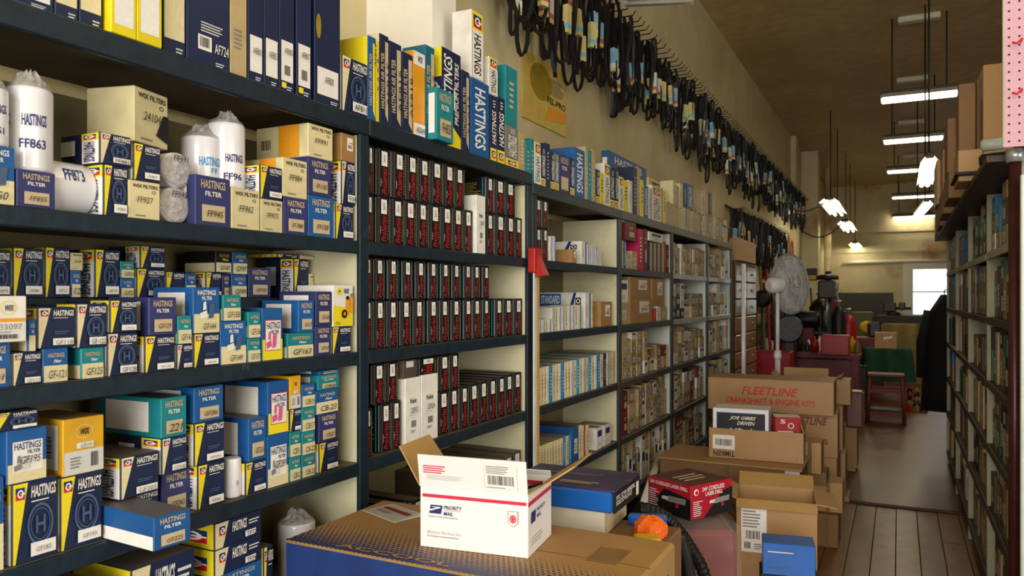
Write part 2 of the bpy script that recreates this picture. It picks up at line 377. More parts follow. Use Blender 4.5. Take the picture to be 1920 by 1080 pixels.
def d_HL(p):   # lying long box: wedge at the left, lettering beside it
    p.shape([(-.5, 0), (-.34, 0), (-.22, 1), (-.5, 1)], 'ink_cream'); p.logo(-.42, .5, -.30, .85); p.text('HASTINGS', -.16, .5, .16, .9, 'ink_white', shear=.15); p.lines(.2, .6, .48, .84, 2, 'ink_pale'); p.rect(.12, .12, .36, .36, 'ink_white')
def d_side_barcode(p):
    p.rect(-.42, .1, .42, .9, 'ink_white'); p.bars(-.05, .3, .3, .7, 10, vertical=False); p.lines(-.3, .5, -.1, .8, 4, 'ink_grey')
def d_side_h(p):
    p.rect(.06, 0, .5, 1, 'ink_white'); p.rect(.06, .76, .5, 1, 'ink_yellow'); p.logo(.12, .80, .44, .95); p.text('HASTINGS', .14, .05, .42, .70, 'ink_navy', rot=-90); p.rect(-.46, .3, -.08, .8, 'ink_pale')
def d_side_panel(p):
    p.rect(-.38, .12, .32, .9, 'ink_white')
def d_side_plain(p):
    p.lines(-.3, .3, .3, .7, 5, 'ink_pale')
def d_side_wix(p):
    p.rect(-.06, 0, .34, 1, 'ink_orange'); p.bars(-.4, .3, -.2, .6, 9)
def d_side_yellowtop(p): p.rect(-.5, 0, .5, .45, 'ink_cream')

# design: (body, print function, look, side print, number rect, number ink, number style)
DES = {
 'H':  ('navy', d_H, 'navy filter box with yellow wedge', d_side_h, (-.03, .115, .30, .175), 'ink_grey', 0),
 'HN': ('navy', lambda p: d_H(p, ring=False), 'ringless navy box with yellow wedge', d_side_h, (-.03, .115, .30, .175), 'ink_grey', 0),
 'HC': ('navy', lambda p: d_H(p, 'ink_cream'), 'navy box with faded cream wedge', d_side_h, (-.08, .09, .38, .20), 'ink_black', 0),
 'HCN':('navy', lambda p: d_H(p, 'ink_cream', ring=False), 'ringless navy box with cream wedge', d_side_h, (-.08, .09, .38, .20), 'ink_grey', 0),
 'F':  ('purple', d_F, 'purple filter box with beige label', d_side_panel, (-.22, .18, .24, .31), 'ink_black', .15),
 'FB': ('blue', d_F, 'bright blue filter box, beige label', d_side_panel, (-.22, .18, .24, .31), 'ink_black', .15),
 'FT': ('teal', d_F, 'teal filter box with beige label', d_side_panel, (-.26, .15, .28, .34), 'ink_black', .2),
 'T':  ('teal', d_T, 'teal and cream filter box', d_side_yellowtop, (-.36, .13, .36, .36), 'ink_black', .15),
 'TB': ('blue', d_T, 'blue and cream filter box', d_side_yellowtop, (-.36, .13, .36, .36), 'ink_black', .15),
 'BD': ('blue', d_BD, 'blue cream box with drawn filters', d_side_panel, (-.2, .08, .3, .22), 'ink_black', .2),
 'P':  ('blue', d_P, 'blue box with pink drawing', d_side_panel, None, None, 0),
 'PC': ('blue', d_PC, 'blue cream box with white panel', d_side_panel, (-.22, .36, .3, .5), 'ink_black', .2),
 'W':  ('cream', d_W, 'cream carton with black lettering', d_side_wix, (-.30, .42, .22, .58), 'ink_black', .15),
 'WY': ('amber', d_WY, 'amber and white carton with barcode', d_side_barcode, (-.14, .475, .18, .545), 'ink_ring', .15),
 'WW': ('white', d_WW, 'white carton with orange stripe', d_side_barcode, (-.2, .27, .34, .40), 'ink_grey', 0),
 'WP': ('white', d_WP, 'yellow white carton with pictured filters', None, (-.44, .05, -.2, .12), 'ink_black', 0),
 'K':  ('black', d_K, 'black box with cream lower band', d_side_yellowtop, (-.3, .12, .3, .32), 'ink_black', 0),
 'A':  ('navy', d_A, 'tall navy carton with white label', d_side_plain, (-.26, .25, .26, .31), 'ink_black', 0),
 'AB': ('navy', d_AB, 'tall navy carton with barcode label', d_side_plain, (-.26, .31, .26, .36), 'ink_black', 0),
 'AD': ('navy', d_AD, 'wide navy carton with low label', d_side_plain, (-.16, .16, .16, .21), 'ink_black', 0),
 'A7': ('navy', d_A724, 'broad navy carton with small barcode', d_side_plain, (.09, .12, .42, .2), 'ink_white', 0),
 'AY': ('yellow', d_AY, 'yellow-bordered carton with white panel', None, None, None, 0),
 'AW': ('navy', d_AW, 'navy carton with large cream panel', None, (-.25, .6, .2, .68), 'ink_beige', 0),
 'AT': ('tan', lambda p: p.lines(-.3, .25, .3, .45, 5, 'ink_grey'), 'bare tan carton end', None, None, None, 0),
 'S':  ('navy', d_S, 'navy air-filter box with tan strip', None, (.14, .2, .36, .7), 'ink_black', 90),
 'SY': ('blue', lambda p: d_S(p, 'ink_yellow'), 'blue air-filter box with yellow strip', None, (.12, .66, .38, .92), 'ink_navy', 90),
 'STl':('tealdark', d_S, 'teal air-filter box with tan strip', None, (.14, .2, .36, .7), 'ink_black', 90),
 'SO': ('orange', lambda p: (p.rect(-.5, .84, .5, 1, 'ink_white'), p.rect(-.5, 0, .5, .15, 'ink_white'), p.text('WIX', -.2, .88, .3, .96, 'ink_black', shear=.2)), 'orange air-filter box with white ends', None, (-.36, .04, .36, .11), 'ink_black', 0),
 'SH': ('navy', d_SH, 'navy spine with yellow foot', None, None, None, 0),
 'SG': ('grey', d_SH, 'grey spine with yellow foot', None, None, None, 0),
 'SV': ('white', d_SV, 'white upright-lettered box with yellow top', None, None, None, 0),
 'SB': ('navy', d_SB, 'navy box with huge sideways lettering', lambda p: (p.rect(-.5, .7, .5, 1, 'ink_yellow'), p.logo(-.3, .5, .4, .68)), None, None, 0),
 'SP': ('teal', lambda p: p.lines(-.2, .3, .25, .8, 5, 'ink_beige'), 'plain teal spine', None, None, None, 0),
 'SN': ('navy', lambda p: p.lines(-.2, .2, .25, .85, 8, 'ink_beige'), 'plain navy spine', None, None, None, 0),
 'ST': ('white', d_ST, 'white spine with blue stripe', None, None, None, 0),
 'S2': ('cream', d_ST2, 'cream numbered spine', None, None, None, 0),
 'SC': ('tan', lambda p: p.lines(-.2, .2, .25, .85, 7, 'ink_pale'), 'tan spine', None, None, None, 0),
 'SK': ('skyblue', lambda p: p.lines(-.2, .2, .25, .85, 7, 'ink_white'), 'sky blue spine', None, None, None, 0),
 'SR': ('red', lambda p: p.lines(-.2, .2, .25, .85, 7, 'ink_white'), 'red spine', None, None, None, 0),
 'SM': ('magenta', lambda p: p.lines(-.2, .2, .25, .85, 7, 'ink_white'), 'magenta binder spine', None, None, None, 0),
 'SYl':('yellow', lambda p: p.lines(-.2, .4, .25, .85, 4, 'ink_navy'), 'plain yellow spine', None, None, None, 0),
 'SBl':('blue', lambda p: p.text('HASTINGS', -.3, .1, .3, .9, 'ink_white', rot=-90), 'blue box with upright white lettering', None, None, None, 0),
 'PS': ('black', d_PS, 'black ring box with red script', d_PSside, None, None, 0),
 'PW': ('white', d_PW, 'white carton with black script', None, (-.2, .48, .22, .56), 'ink_black', 0),
 'PB': ('tan', d_PB, 'tan parts box with blue panel', None, None, None, 0),
 'PB2':('white', d_PB2, 'white parts box with navy band', None, None, None, 0),
 'PT': ('tan', d_PT, 'plain tan parts box', None, None, None, 0),
 'PTd':('tandark', d_PT, 'darker tan parts box', None, None, None, 0),
 'PRd':('maroon', d_PR2, 'maroon parts box', None, None, None, 0),
 'PWh':('white', d_PT, 'plain white parts box', None, None, None, 0),
 'KR': ('kraft', d_label, 'brown kraft carton with white label', None, None, None, 0),
 'HL': ('navy', d_HL, 'long navy box lying flat', lambda p: (p.rect(-.5, 0, .5, 1, 'ink_yellow'), p.logo(-.1, .2, .4, .7)), (.14, .15, .34, .33), 'ink_black', 0),
 'BR': ('brownbox', lambda p: p.rect(-.3, .6, .3, .95, 'ink_pale'), 'dark dusty box with pale tag', None, None, None, 0),
 'SKb':('skyblue', d_PT, 'sky blue parts box', None, None, None, 0),
 'BL': ('blue', d_PT, 'blue parts box', None, None, None, 0),
 'BK': ('black', d_PT, 'black parts box', None, None, None, 0),
 'GR': ('greencard', d_PT, 'green parts box', None, None, None, 0),
 'BW': ('brownbox', d_PT, 'brown parts box', None, None, None, 0),
}
BODY = {}
def body_mesh(w_, d_, h_, m, bev=0.0018, mside=None):
    k = (round(w_, 3), round(d_, 3), round(h_, 3), m, mside)
    if k not in BODY:
        b = MB(); b.box(-w_ / 2, w_ / 2, 0, d_, 0, h_, m, bev=bev, mside=mside); BODY[k] = b.mesh('carton')
    return BODY[k]
REG = []      # (object, look, place, row, order) for the labels
def carton(des, w_, d_, h_, M, num=None, side=True, name='filter_box', cat='box', detail=True, sidefn=None, mside=None):
    """box with its base centre of the FRONT face at the origin of M, front towards local -y"""
    body, fn, look, sfn, nr, nink, nst = DES[des]
    o = link_obj(name, body_mesh(w_, d_, h_, body, mside=mside)); o['category'] = cat
    o.matrix_world = M
    if detail:
        p = link_obj('printed_front', print_mesh(des, fn), o); p.scale = (w_ - .004, 1, h_ - .003); p.location = (0, 0, 0.0015)
        if num and nr:
            rot = 90 if nst == 90 else 0
            q = link_obj('part_number', text_mesh(num, nink, rot, 0 if rot else nst), o)
            x0, z0, x1, z1 = nr
            q.scale = ((x1 - x0) * w_, 1, (z1 - z0) * h_); q.location = ((x0 + x1) / 2 * w_, -0.0075 if des in ('H', 'HC') else -0.006, z0 * h_)
        sf = sidefn or (sfn if side else None)
        if sf:
            q = link_obj('printed_side', print_mesh((des, 's', id(sf) if sidefn else 0), sf), o); q.rotation_euler = (0, 0, rad(-90)); q.scale = (d_ - .004, 1, h_ - .003); q.location = (-w_ / 2, d_ / 2, 0.0015)
    return o
def reg(o, look, place, row, order): REG.append((o, look, place, row, order)); return o

# ------------------------------------------------------------------ the room
def struct(name, mb, **k):
    o = mb.build(name); o['kind'] = 'structure'; return o
WX, EX, NY, FY, CEIL = -1.96, 5.0, -4.2, 24.8, 4.86
mat('plaster_wall', 'd8cca2', rough=0.85, var=0, scale=3, grime=0.12, bump=0.3, stain='b3a071', stain_scale=0.9, stain_lo=0.45, stain_hi=0.8)
mat('far_plaster', 'dccfaa', rough=0.85, var=0, scale=3, grime=0.12, bump=0.3, stain='8f5a34', stain_scale=0.55, stain_lo=0.52, stain_hi=0.70)
mat('ceiling_paint', 'd0b884', rough=0.6, var=0, scale=6, grime=0.25, bump=0.5, stain='a88e5a', stain_scale=0.5, stain_lo=0.4, stain_hi=0.8)
mat('floor_wood', '8c6238', rough=0.36, var=0.16, scale=6, grime=0.35, stain='3a2a1c', stain_scale=7, stain_lo=0.58, stain_hi=0.75, spec=0.5)
mat('floor_gap', '1c140d', rough=0.9, var=0)
mat('floor_red', '6b3a2a', rough=0.36, var=0, scale=2.5, grime=0.35, bump=0.25, stain='5a3424', stain_scale=1.5, stain_lo=0.5, stain_hi=0.8, spec=0.35)
mat('white_paint', 'ece8dc', rough=0.5, var=0, grime=0.05)
struct('floor', MB().box(WX - .2, EX + .2, NY - .2, FY + .2, -0.25, -0.02, 'floor_gap'))
fl = bpy.data.objects['floor']
PW_ = 0.135; nb = 0
plk = {}
for i in range(16):
    x = -1.5 + i * PW_
    y = -0.5 - R.random() * 2
    while y < 6.55:
        l = R.uniform(2.0, 3.4); y1 = min(y + l, 6.55)
        if y1 > 2.2 and y1 - y > 0.1:
            y0 = max(y, 0.3); k = round(y1 - y0, 1)
            b = MB().box(0, PW_ - .003, 0, y1 - y0 - .003, -0.022, 0, 'floor_wood', bev=0.002)
            p = b.build('floor_board', fl); p.location = (x, y0, -R.random() * .002)
        y = y1
struct('floor_far', MB().box(WX, EX, 6.55, FY, -0.02, 0.012, 'floor_red'))
mat('threshold_strip', '4a2018', rough=0.35, var=0)
struct('trim_1', MB().box(-1.2, 0.5, 6.50, 6.56, 0.0, 0.020, 'threshold_strip', bev=0.004))
struct('wall_left', MB().box(WX - .2, WX, NY, FY, 0, CEIL, 'plaster_wall'))
struct('wall_right', MB().box(EX, EX + .2, NY, FY, 0, CEIL, 'plaster_wall'))
struct('wall_front', MB().box(WX, EX, NY - .2, NY, 0, CEIL, 'plaster_wall'))
struct('ceiling', MB().box(WX, EX, NY, FY, CEIL, CEIL + .2, 'ceiling_paint'))
# far wall with its window opening
wa = on_y(1712, 505, FY); wb = on_y(1776, 590, FY)
wx0, wx1, wz0, wz1 = wa.x, wb.x + 0.25, wb.z, wa.z
mb = MB()
mb.box(WX, wx0, FY, FY + .2, 0, CEIL, 'far_plaster').box(wx1, EX, FY, FY + .2, 0, CEIL, 'far_plaster').box(wx0, wx1, FY, FY + .2, 0, wz0, 'far_plaster').box(wx0, wx1, FY, FY + .2, wz1, CEIL, 'far_plaster')
struct('wall_back', mb)
wn = struct('window_1', MB().box(wx0 - .25, wx0, FY - .05, FY + .01, wz0 - .25, wz1 + .2, 'white_paint').box(wx1, wx1 + .2, FY - .05, FY + .01, wz0 - .25, wz1 + .2, 'white_paint')
            .box(wx0, wx1, FY - .05, FY + .01, wz1, wz1 + .2, 'white_paint').box(wx0, wx1, FY - .09, FY + .01, wz0 - .25, wz0, 'white_paint'))
MB().box(wx0, wx1, FY + .03, FY + .06, (wz0 + wz1) / 2 - .02, (wz0 + wz1) / 2 + .02, 'white_paint').build('sash_bar', wn)
mat('pane_glass', 'ffffff', rough=0.02, var=0, trans=1.0, grime=0)
gp = MB().box(wx0, wx1, FY + .042, FY + .046, wz0, wz1, 'pane_glass').build('pane', wn)
# horizontal boards and the conduit on the far wall
for k, v_ in enumerate((432, 470)):
    p = on_y(1700, v_, FY); struct('trim_%d' % (k + 2), MB().box(WX, 1.2, FY - .03, FY, p.z - .03, p.z + .03, 'far_plaster'))
# left wall: picture-rail moulding, far corner pilasters
mat('brown_paint', '6b4a34', rough=0.6, var=0, stain='3c2a20', stain_scale=2)
struct('trim_4', MB().box(WX, WX + .10, 16.5, 17.0, 0, CEIL, 'plaster_wall'))
p = at(1535, 450, 15.5)
struct('trim_5', MB().box(WX, WX + .35, 18.4, 18.9, 0, CEIL, 'far_plaster'))

# ------------------------------------------------------------------ shelving racks
DX = 1.5; DEPTH = 0.36; BK = -DX - DEPTH
LV = [EYE + .172, EYE - .172, EYE - .515, EYE - .86, EYE - 1.21, 0.09]
TOPA, TOPB = EYE + .56, EYE + .52
def rack(label, ys, top, paints, edge_pale=()):
    rk = empty('shelving_rack', (-DX - DEPTH / 2, (ys[0][0] + ys[-1][1]) / 2, 0), 0, label, 'shelf')
    def put(name, mb, parent=rk, loc=rk.location.copy()):
        o = mb.build(name, parent)
        if parent is rk: o.location = -loc
        return o
    for i, (a, b) in enumerate(ys):
        c = (a + b) / 2
        pm = paints[min(i, len(paints) - 1)]
        up = put('upright', MB().box(BK, -DX - .003, a + .004, b - .004, 0, top - .058, pm[1], bev=.002))
        MB().box(-DX - .003, -DX + .012, a, b, 0, top - .055, pm[0], bev=.003).build('face_strip', up)
    for i in range(len(ys) - 1):
        a, b = ys[i][1] - .004, ys[i + 1][0] + .004
        pm = paints[min(i, len(paints) - 1)]
        for k, z in enumerate(LV):
            s_ = put('shelf', MB().box(BK + .012, -DX - .003, a, b, z - .022, z, 'shelf_board'))
            em = 'metal_shelf' if (i in edge_pale and k in (0, 1)) else pm[0]
            MB().box(-DX - .003, -DX + .010, a + .004, b - .004, z - .040, z, em, bev=.003).build('edge_strip', s_)
        put('back_panel', MB().box(BK, BK + .01, a, b, 0.05, top - .06, 'rack_back'))
    a, b = ys[0][0], ys[-1][1]
    s_ = put('top_shelf', MB().box(BK, -DX - .003, a, b, top - .024, top, 'shelf_board'))
    cur = a
    for i in range(len(ys) - 1):
        e = ys[i + 1][1]
        MB().box(-DX - .003, -DX + .014, cur, e - .002, top - .055, top, paints[min(i, len(paints) - 1)][0], bev=.004).build('edge_strip', s_); cur = e
    return rk
BY = [(0.62, 0.665), (1.91, 1.957), (3.112, 3.16), (3.165, 3.212), (4.37, 4.425), (5.56, 5.615), (6.73, 6.785), (7.80, 7.85)]
rackA = rack('dark blue painted wooden shelving rack of two bays nearest the camera', BY[:3], TOPA, [('rack_paint', 'rack_cream')])
rackB = rack('grey painted shelving rack of four bays running on down the wall', BY[3:], TOPB, [('rack_paint', 'rack_cream'), ('rack_grey', 'rack_cream'), ('rack_grey', 'rack_pale')], edge_pale=(2, 3))
# half-depth riser step at the back of the filter shelf
rs = MB().box(BK + .012, -1.665, .67, 1.905, EYE - .024, EYE - .004, 'shelf_board').build('riser_step', rackA); rs.location = -rackA.location
MB().box(-1.665, -1.655, .67, 1.905, EYE - .034, EYE - .004, 'rack_paint').build('edge_strip', rs)
MB().box(-1.70, -1.69, .67, 1.905, LV[1] + .001, EYE - .025, 'rack_back').build('riser_support', rs)

# ------------------------------------------------------------------ filling the left racks
SHELF = {}
BAYN = ['nearest bay', 'black-box bay', 'third bay', 'fourth bay', 'fifth bay', 'sixth bay']
SHN = ['second shelf', 'third shelf', 'fourth shelf', 'fifth shelf', 'sixth shelf', 'lowest shelf']
BAYY = [(BY[0][1], BY[1][0]), (BY[1][1], BY[2][0]), (BY[3][1], BY[4][0]), (BY[4][1], BY[5][0]), (BY[5][1], BY[6][0]), (BY[6][1], BY[7][0])]
def place(bay, sh, u0, u1, vt, vb, des, num=None, depth=.15, front=None, row='bottom row', base=None, zb=None, rz=0, name='filter_box', cat='box', side=True, minw=.01, sidefn=None, mside=None, look=None, hmax=None, detail=True):
    """box whose front shows at u0..u1, vt..vb; it stands on the shelf or on what is already there"""
    if front is None: front = -DX - .006
    key = (bay, sh); L = SHELF.setdefault(key, [])
    um = (u0 + u1) / 2
    Y0 = on_x(u0, 500, front).y; Y1 = on_x(u1, 500, front).y
    t = front / ray(um, 500)[0]
    h = (vb - vt) * t / F
    lev = (TOPA if bay < 2 else TOPB) if sh < 0 else LV[sh]
    ceil = 9 if sh < 0 else (LV[sh - 1] - .044 if sh > 0 else (TOPA if bay < 2 else TOPB) - .060)
    if sh >= 0: Y0 = max(Y0, BAYY[bay][0] + .002); Y1 = min(Y1, BAYY[bay][1] - .002)
    x0, x1 = front - depth, front
    z = lev if base is None else base
    if zb is None:
        for (a, b, c, d, zl, zt) in L:
            ov = min(b, Y1) - max(a, Y0); ox = min(d, x1) - max(c, x0)
            if ov > 0.22 * min(Y1 - Y0, b - a) and ox > .02: z = max(z, zt)
    else: z = zb
    h = max(.012, min(h, ceil - z - .003))
    if hmax: h = min(h, hmax)
    # trim against neighbours in the same layer
    for (a, b, c, d, zl, zt) in L:
        if min(d, x1) - max(c, x0) > 0.002 and min(zt, z + h) - max(zl, z) > .004 and min(b, Y1) - max(a, Y0) > 0:
            if (a + b) / 2 < (Y0 + Y1) / 2: Y0 = max(Y0, b + .0006)
            else: Y1 = min(Y1, a - .0006)
    if Y1 - Y0 < minw: return None
    z += .0004
    o = carton(des, Y1 - Y0, depth, h, Matrix.Translation((front, (Y0 + Y1) / 2, z)) @ Matrix.Rotation(rad(90) + rz, 4, 'Z'), num, side, name, cat, sidefn=sidefn, mside=mside, detail=detail)
    L.append((Y0, Y1, x0, x1, z, z + h))
    pl = ('top shelf' if sh < 0 else SHN[sh]) + ', ' + BAYN[bay]
    return reg(o, look or DES[des][2], pl, row, Y0)

# ---- top shelf, bays 0 and 1: air-filter cartons ------------------------------------
top0 = [(-62, 18, -140, 5, 'AY', None), (20, 101, -150, 30, 'A', None), (103, 147, -120, 42, 'AW', None), (149, 192, -120, 55, 'AW', None),
        (208, 256, -100, 68, 'AY', None), (257, 304, -90, 82, 'AY', None), (306, 348, -80, 100, 'AW', 'AF882'), (350, 431, -110, 122, 'A7', 'AF724'),
        (432, 463, -60, 146, 'AT', None), (465, 494, -55, 152, 'A', 'AF801'), (495, 523, -55, 160, 'A', 'AF803'), (524, 552, -60, 170, 'AB', 'AF805'),
        (556, 584, -60, 178, 'AB', 'AF807'), (590, 638, -60, 196, 'AD', 'AF808')]
for u0, u1, vt, vb, d, n in top0:
    place(0 if u1 < 672 else 1, -1, u0, u1, vt, vb, d, n, depth=.27, name='air_filter_box', row='front row', front=(-DX + .012 if d == 'AY' and u0 > 0 else None))
def tp(u0, u1, vt, vb, d, n=None, **k):
    k.setdefault('depth', .2); k.setdefault('row', 'front row')
    return place(0 if (u0 + u1) / 2 < 676 else (1 if (u0 + u1) / 2 < 988 else 2 if (u0 + u1) / 2 < 1160 else 3 if (u0 + u1) / 2 < 1262 else 4 if (u0 + u1) / 2 < 1325 else 5), -1, u0, u1, vt, vb, d, n, name='air_filter_box', **k)
tp(641, 689, 112, 217, 'HC', 'AF811', depth=.06)
tp(690, 705, 65, 224, 'SY', 'AF814', depth=.22, sidefn=lambda p: p.rect(-.5, 0, .5, 1, 'ink_yellow'))
tp(706, 711, 72, 226, 'SYl', depth=.2)
tp(712, 729, 62, 232, 'S', 'AF815', sidefn=lambda p: p.rect(-.5, 0, .5, 1, 'ink_cream'))
tp(731, 753, 78, 240, 'S', 'AF816'); tp(754, 774, 98, 248, 'S', 'AF818'); tp(775, 797, 97, 256, 'SO', 'A5049', depth=.1); tp(798, 815, 85, 262, 'STl', 'AF827', depth=.1)
tp(819, 850, 172, 268, 'FT', 'FH833', depth=.04, front=-1.465)
tp(829, 864, 100, 282, 'SB', depth=.07, front=-1.508); tp(866, 880, 135, 288, 'S', 'AF834', depth=.1)
tp(883, 917, 155, 298, 'SBl', 'AF839', depth=.16); tp(919, 931, 180, 304, 'SH'); tp(932, 946, 185, 310, 'SH'); tp(947, 972, 240, 318, 'SG'); tp(973, 984, 250, 322, 'SC')
tp(884, 905, 30, 156, 'SV', depth=.09, row='second row'); tp(917, 934, 112, 182, 'SV', depth=.07, row='second row'); tp(948, 970, 130, 240, 'SP', depth=.12, row='second row')
# ---- top shelf, bays 2..5 ------------------------------------------------------------
u = 986
spn = [('SP', 8, 78), ('SP', 7, 84), ('SV', 11, 80), ('SH', 9, 76), ('SN', 8, 84), ('SH', 7, 70), ('SG', 8, 70), ('F', 20, 72), ('SH', 8, 70), ('SBl', 19, 92), ('SC', 5, 100), ('SP', 7, 96), ('SC', 6, 98), ('SH', 8, 64), ('SYl', 7, 60),
       ('SV', 10, 80), ('SH', 8, 74), ('SH', 8, 76), ('SV', 8, 64), ('SYl', 9, 60), ('ST', 8, 62), ('SN', 7, 90), ('SC', 5, 92), ('SYl', 6, 70), ('SBl', 8, 62), ('ST', 6, 60), ('SV', 16, 66), ('SC', 4, 66), ('SYl', 4, 62)]
for d, wu, hu in spn:
    place(2 if u < 1158 else 3, -1, u, u + wu, 0, hu, d, None, depth=.16, name='air_filter_box', row='front row', minw=.004); u += wu + .6
u = u + 1
while u < 1364:
    wu = R.choice((3.2, 4, 4.5, 5.2)); d = R.choice(('SC', 'SC', 'S2', 'SC', 'S2', 'PTd', 'SG'))
    place(3 if u < 1258 else 4 if u < 1324 else 5, -1, u, u + wu, 0, R.uniform(38, 46), d, None, depth=.14, name='flat_carton', row='front row', minw=.004, side=False); u += wu + .3
tp(1000, 1061, 0, 96, 'SBl', depth=.05, front=-1.72, row='back row', look='big blue box behind the spines')
tp(1088, 1105, 0, 92, 'PT', depth=.04, front=-1.72, row='back row', look='pale pinkish upright box')
tp(1141, 1212, 0, 118, 'BD', depth=.05, front=-1.70, row='back row', look='wide blue-yellow box behind spines')
tp(1216, 1256, 0, 92, 'SV', depth=.05, front=-1.70, row='back row')
u = 1262
for wu, hu, d in ((5, 44, 'S2'), (5, 40, 'SC'), (6, 46, 'S2'), (5, 42, 'SN'), (12, 46, 'SBl'), (5, 40, 'SC'), (6, 44, 'SC'), (5, 42, 'S2'), (6, 42, 'SC'), (5, 40, 'SN'), (6, 38, 'SC')):
    place(4 if u < 1324 else 5, -1, u, u + wu, 0, hu, d, None, depth=.10, name='flat_carton', row='second row', minw=.006, side=False); u += wu + 1.4

# ---- bay 0, second shelf: fuel filters ------------------------------------------------
def A(u0, u1, vt, vb, d, n=None, **k): return place(0, 0, u0, u1, vt, vb, d, n, **k)
A(-45, 28, 273, 384, 'BD', '850'); A(31, 104, 322, 392, 'F', 'FF855', depth=.12)
A(194, 239, 312, 407, 'H', 'FF883', depth=.14); A(241, 300, 344, 415, 'W', 'FF927', depth=.14, look='cream carton with yellow barcode tag')
A(366, 432, 335, 428, 'F', 'FF945', depth=.15, look='torn purple-blue filter box'); A(434, 487, 358, 434, 'W', 'FF962', depth=.14); A(489, 530, 376, 437, 'W', 'FF973', depth=.14); A(532, 577, 372, 441, 'F', 'FF-984'); A(578, 625, 368, 445, 'FB', 'FF158'); A(629, 662, 381, 447, 'H', 'FF1005')
A(187, 246, 255, 313, 'HC', 'FF882', depth=.13, row='second row'); A(250, 301, 277, 346, 'HN', 'FF867', depth=.13, row='second row')
A(486, 529, 312, 374, 'HN', 'FF903', depth=.13, row='second row'); A(530, 576, 302, 374, 'W', 'FF984', row='second row'); A(578, 621, 300, 370, 'F', 'FF1100', row='second row'); A(640, 668, 300, 381, 'HC', 'FF1004', row='second row')
A(578, 624, 232, 300, 'W', 'FF991', depth=.2, row='third row', look='long orange and cream carton'); A(640, 668, 230, 300, 'KR', None, row='third row', depth=.13)
# ---- bay 0, third shelf ----------------------------------------------------------------
def B(u0, u1, vt, vb, d, n=None, **k):
    k.setdefault('depth', .14); return place(0, 1, u0, u1, vt, vb, d, n, **k)
def Bb(u0, u1, vt, vb, d, n=None, **k):
    k.setdefault('depth', .12); k.setdefault('row', 'back row'); return place(0, 1, u0, u1, vt, vb, d, n, front=-1.67, base=EYE - .003, **k)
B(-40, 20, 642, 728, 'FB', '101'); B(23, 78, 660, 722, 'HCN', 'GF117'); B(80, 128, 656, 720, 'TB', 'GF-121'); B(152, 195, 655, 713, 'T', 'GF125'); B(201, 258, 626, 706, 'HC', 'GF128'); B(271, 328, 634, 702, 'HN', 'GF130')
B(331, 361, 650, 697, 'HCN', 'GF142'); B(363, 411, 627, 690, 'HN', 'GF147'); B(413, 462, 605, 686, 'BD', 'GF149'); B(464, 489, 635, 680, 'T', 'GF157'); B(491, 530, 578, 676, 'P'); B(539, 588, 628, 674, 'T', 'GF163'); B(591, 621, 613, 668, 'F', 'GF169'); B(623, 657, 612, 662, 'HN', 'GF308')
r2 = dict(row='second row')
B(-30, 50, 553, 640, 'WW', '33097', front=-1.49, **r2); B(52, 68, 597, 658, 'TB', None, **r2); B(70, 141, 580, 656, 'HCN', 'GF118', **r2); B(143, 204, 570, 652, 'HC', 'GF-122', **r2); B(206, 257, 563, 624, 'H', 'GF126', **r2); B(279, 331, 563, 634, 'F', 'GF129', **r2)
B(333, 360, 597, 650, 'T', 'GF141', **r2); B(362, 412, 540, 626, 'BD', 'GF144', **r2); B(418, 452, 556, 605, 'T', 'GF158', **r2); B(465, 489, 586, 635, 'T', 'GF156', **r2); B(560, 589, 567, 627, 'FB', 'GF167', **r2); B(592, 622, 548, 612, 'F', 'GF168', **r2); B(624, 662, 535, 612, 'WP', '33321', **r2)
Bb(-30, 20, 460, 550, 'H', 'GF5'); Bb(24, 81, 457, 550, 'H', 'GF8A'); Bb(84, 131, 457, 551, 'H', 'GF12'); Bb(133, 152, 500, 551, 'TB', '12'); Bb(178, 224, 466, 556, 'H', 'GF19'); Bb(226, 252, 520, 556, 'TB', 'GF22'); Bb(256, 309, 502, 556, 'H', 'GF25'); Bb(311, 346, 504, 552, 'HN', 'GF30'); Bb(348, 368, 508, 554, 'TB', None); Bb(386, 415, 508, 555, 'HN', 'GF71'); Bb(417, 431, 512, 555, 'F', '97'); Bb(434, 463, 512, 555, 'TB', 'GF99'); Bb(466, 508, 500, 556, 'F', 'GF100'); Bb(551, 578, 484, 556, 'HN', 'GF101'); Bb(580, 598, 512, 556, 'W', None)
q2 = dict(row='upper back row')
Bb(133, 156, 467, 500, 'W', '10', **q2); Bb(226, 252, 488, 520, 'T', 'GF21', **q2); Bb(263, 309, 447, 500, 'H', 'GF27', **q2); Bb(404, 434, 464, 510, 'K', 'GF-87', **q2); Bb(436, 464, 468, 512, 'TB', 'GF97', **q2); Bb(564, 600, 472, 512, 'W', '33481', depth=.08, **q2); Bb(520, 560, 470, 490, 'HL', None, **q2)
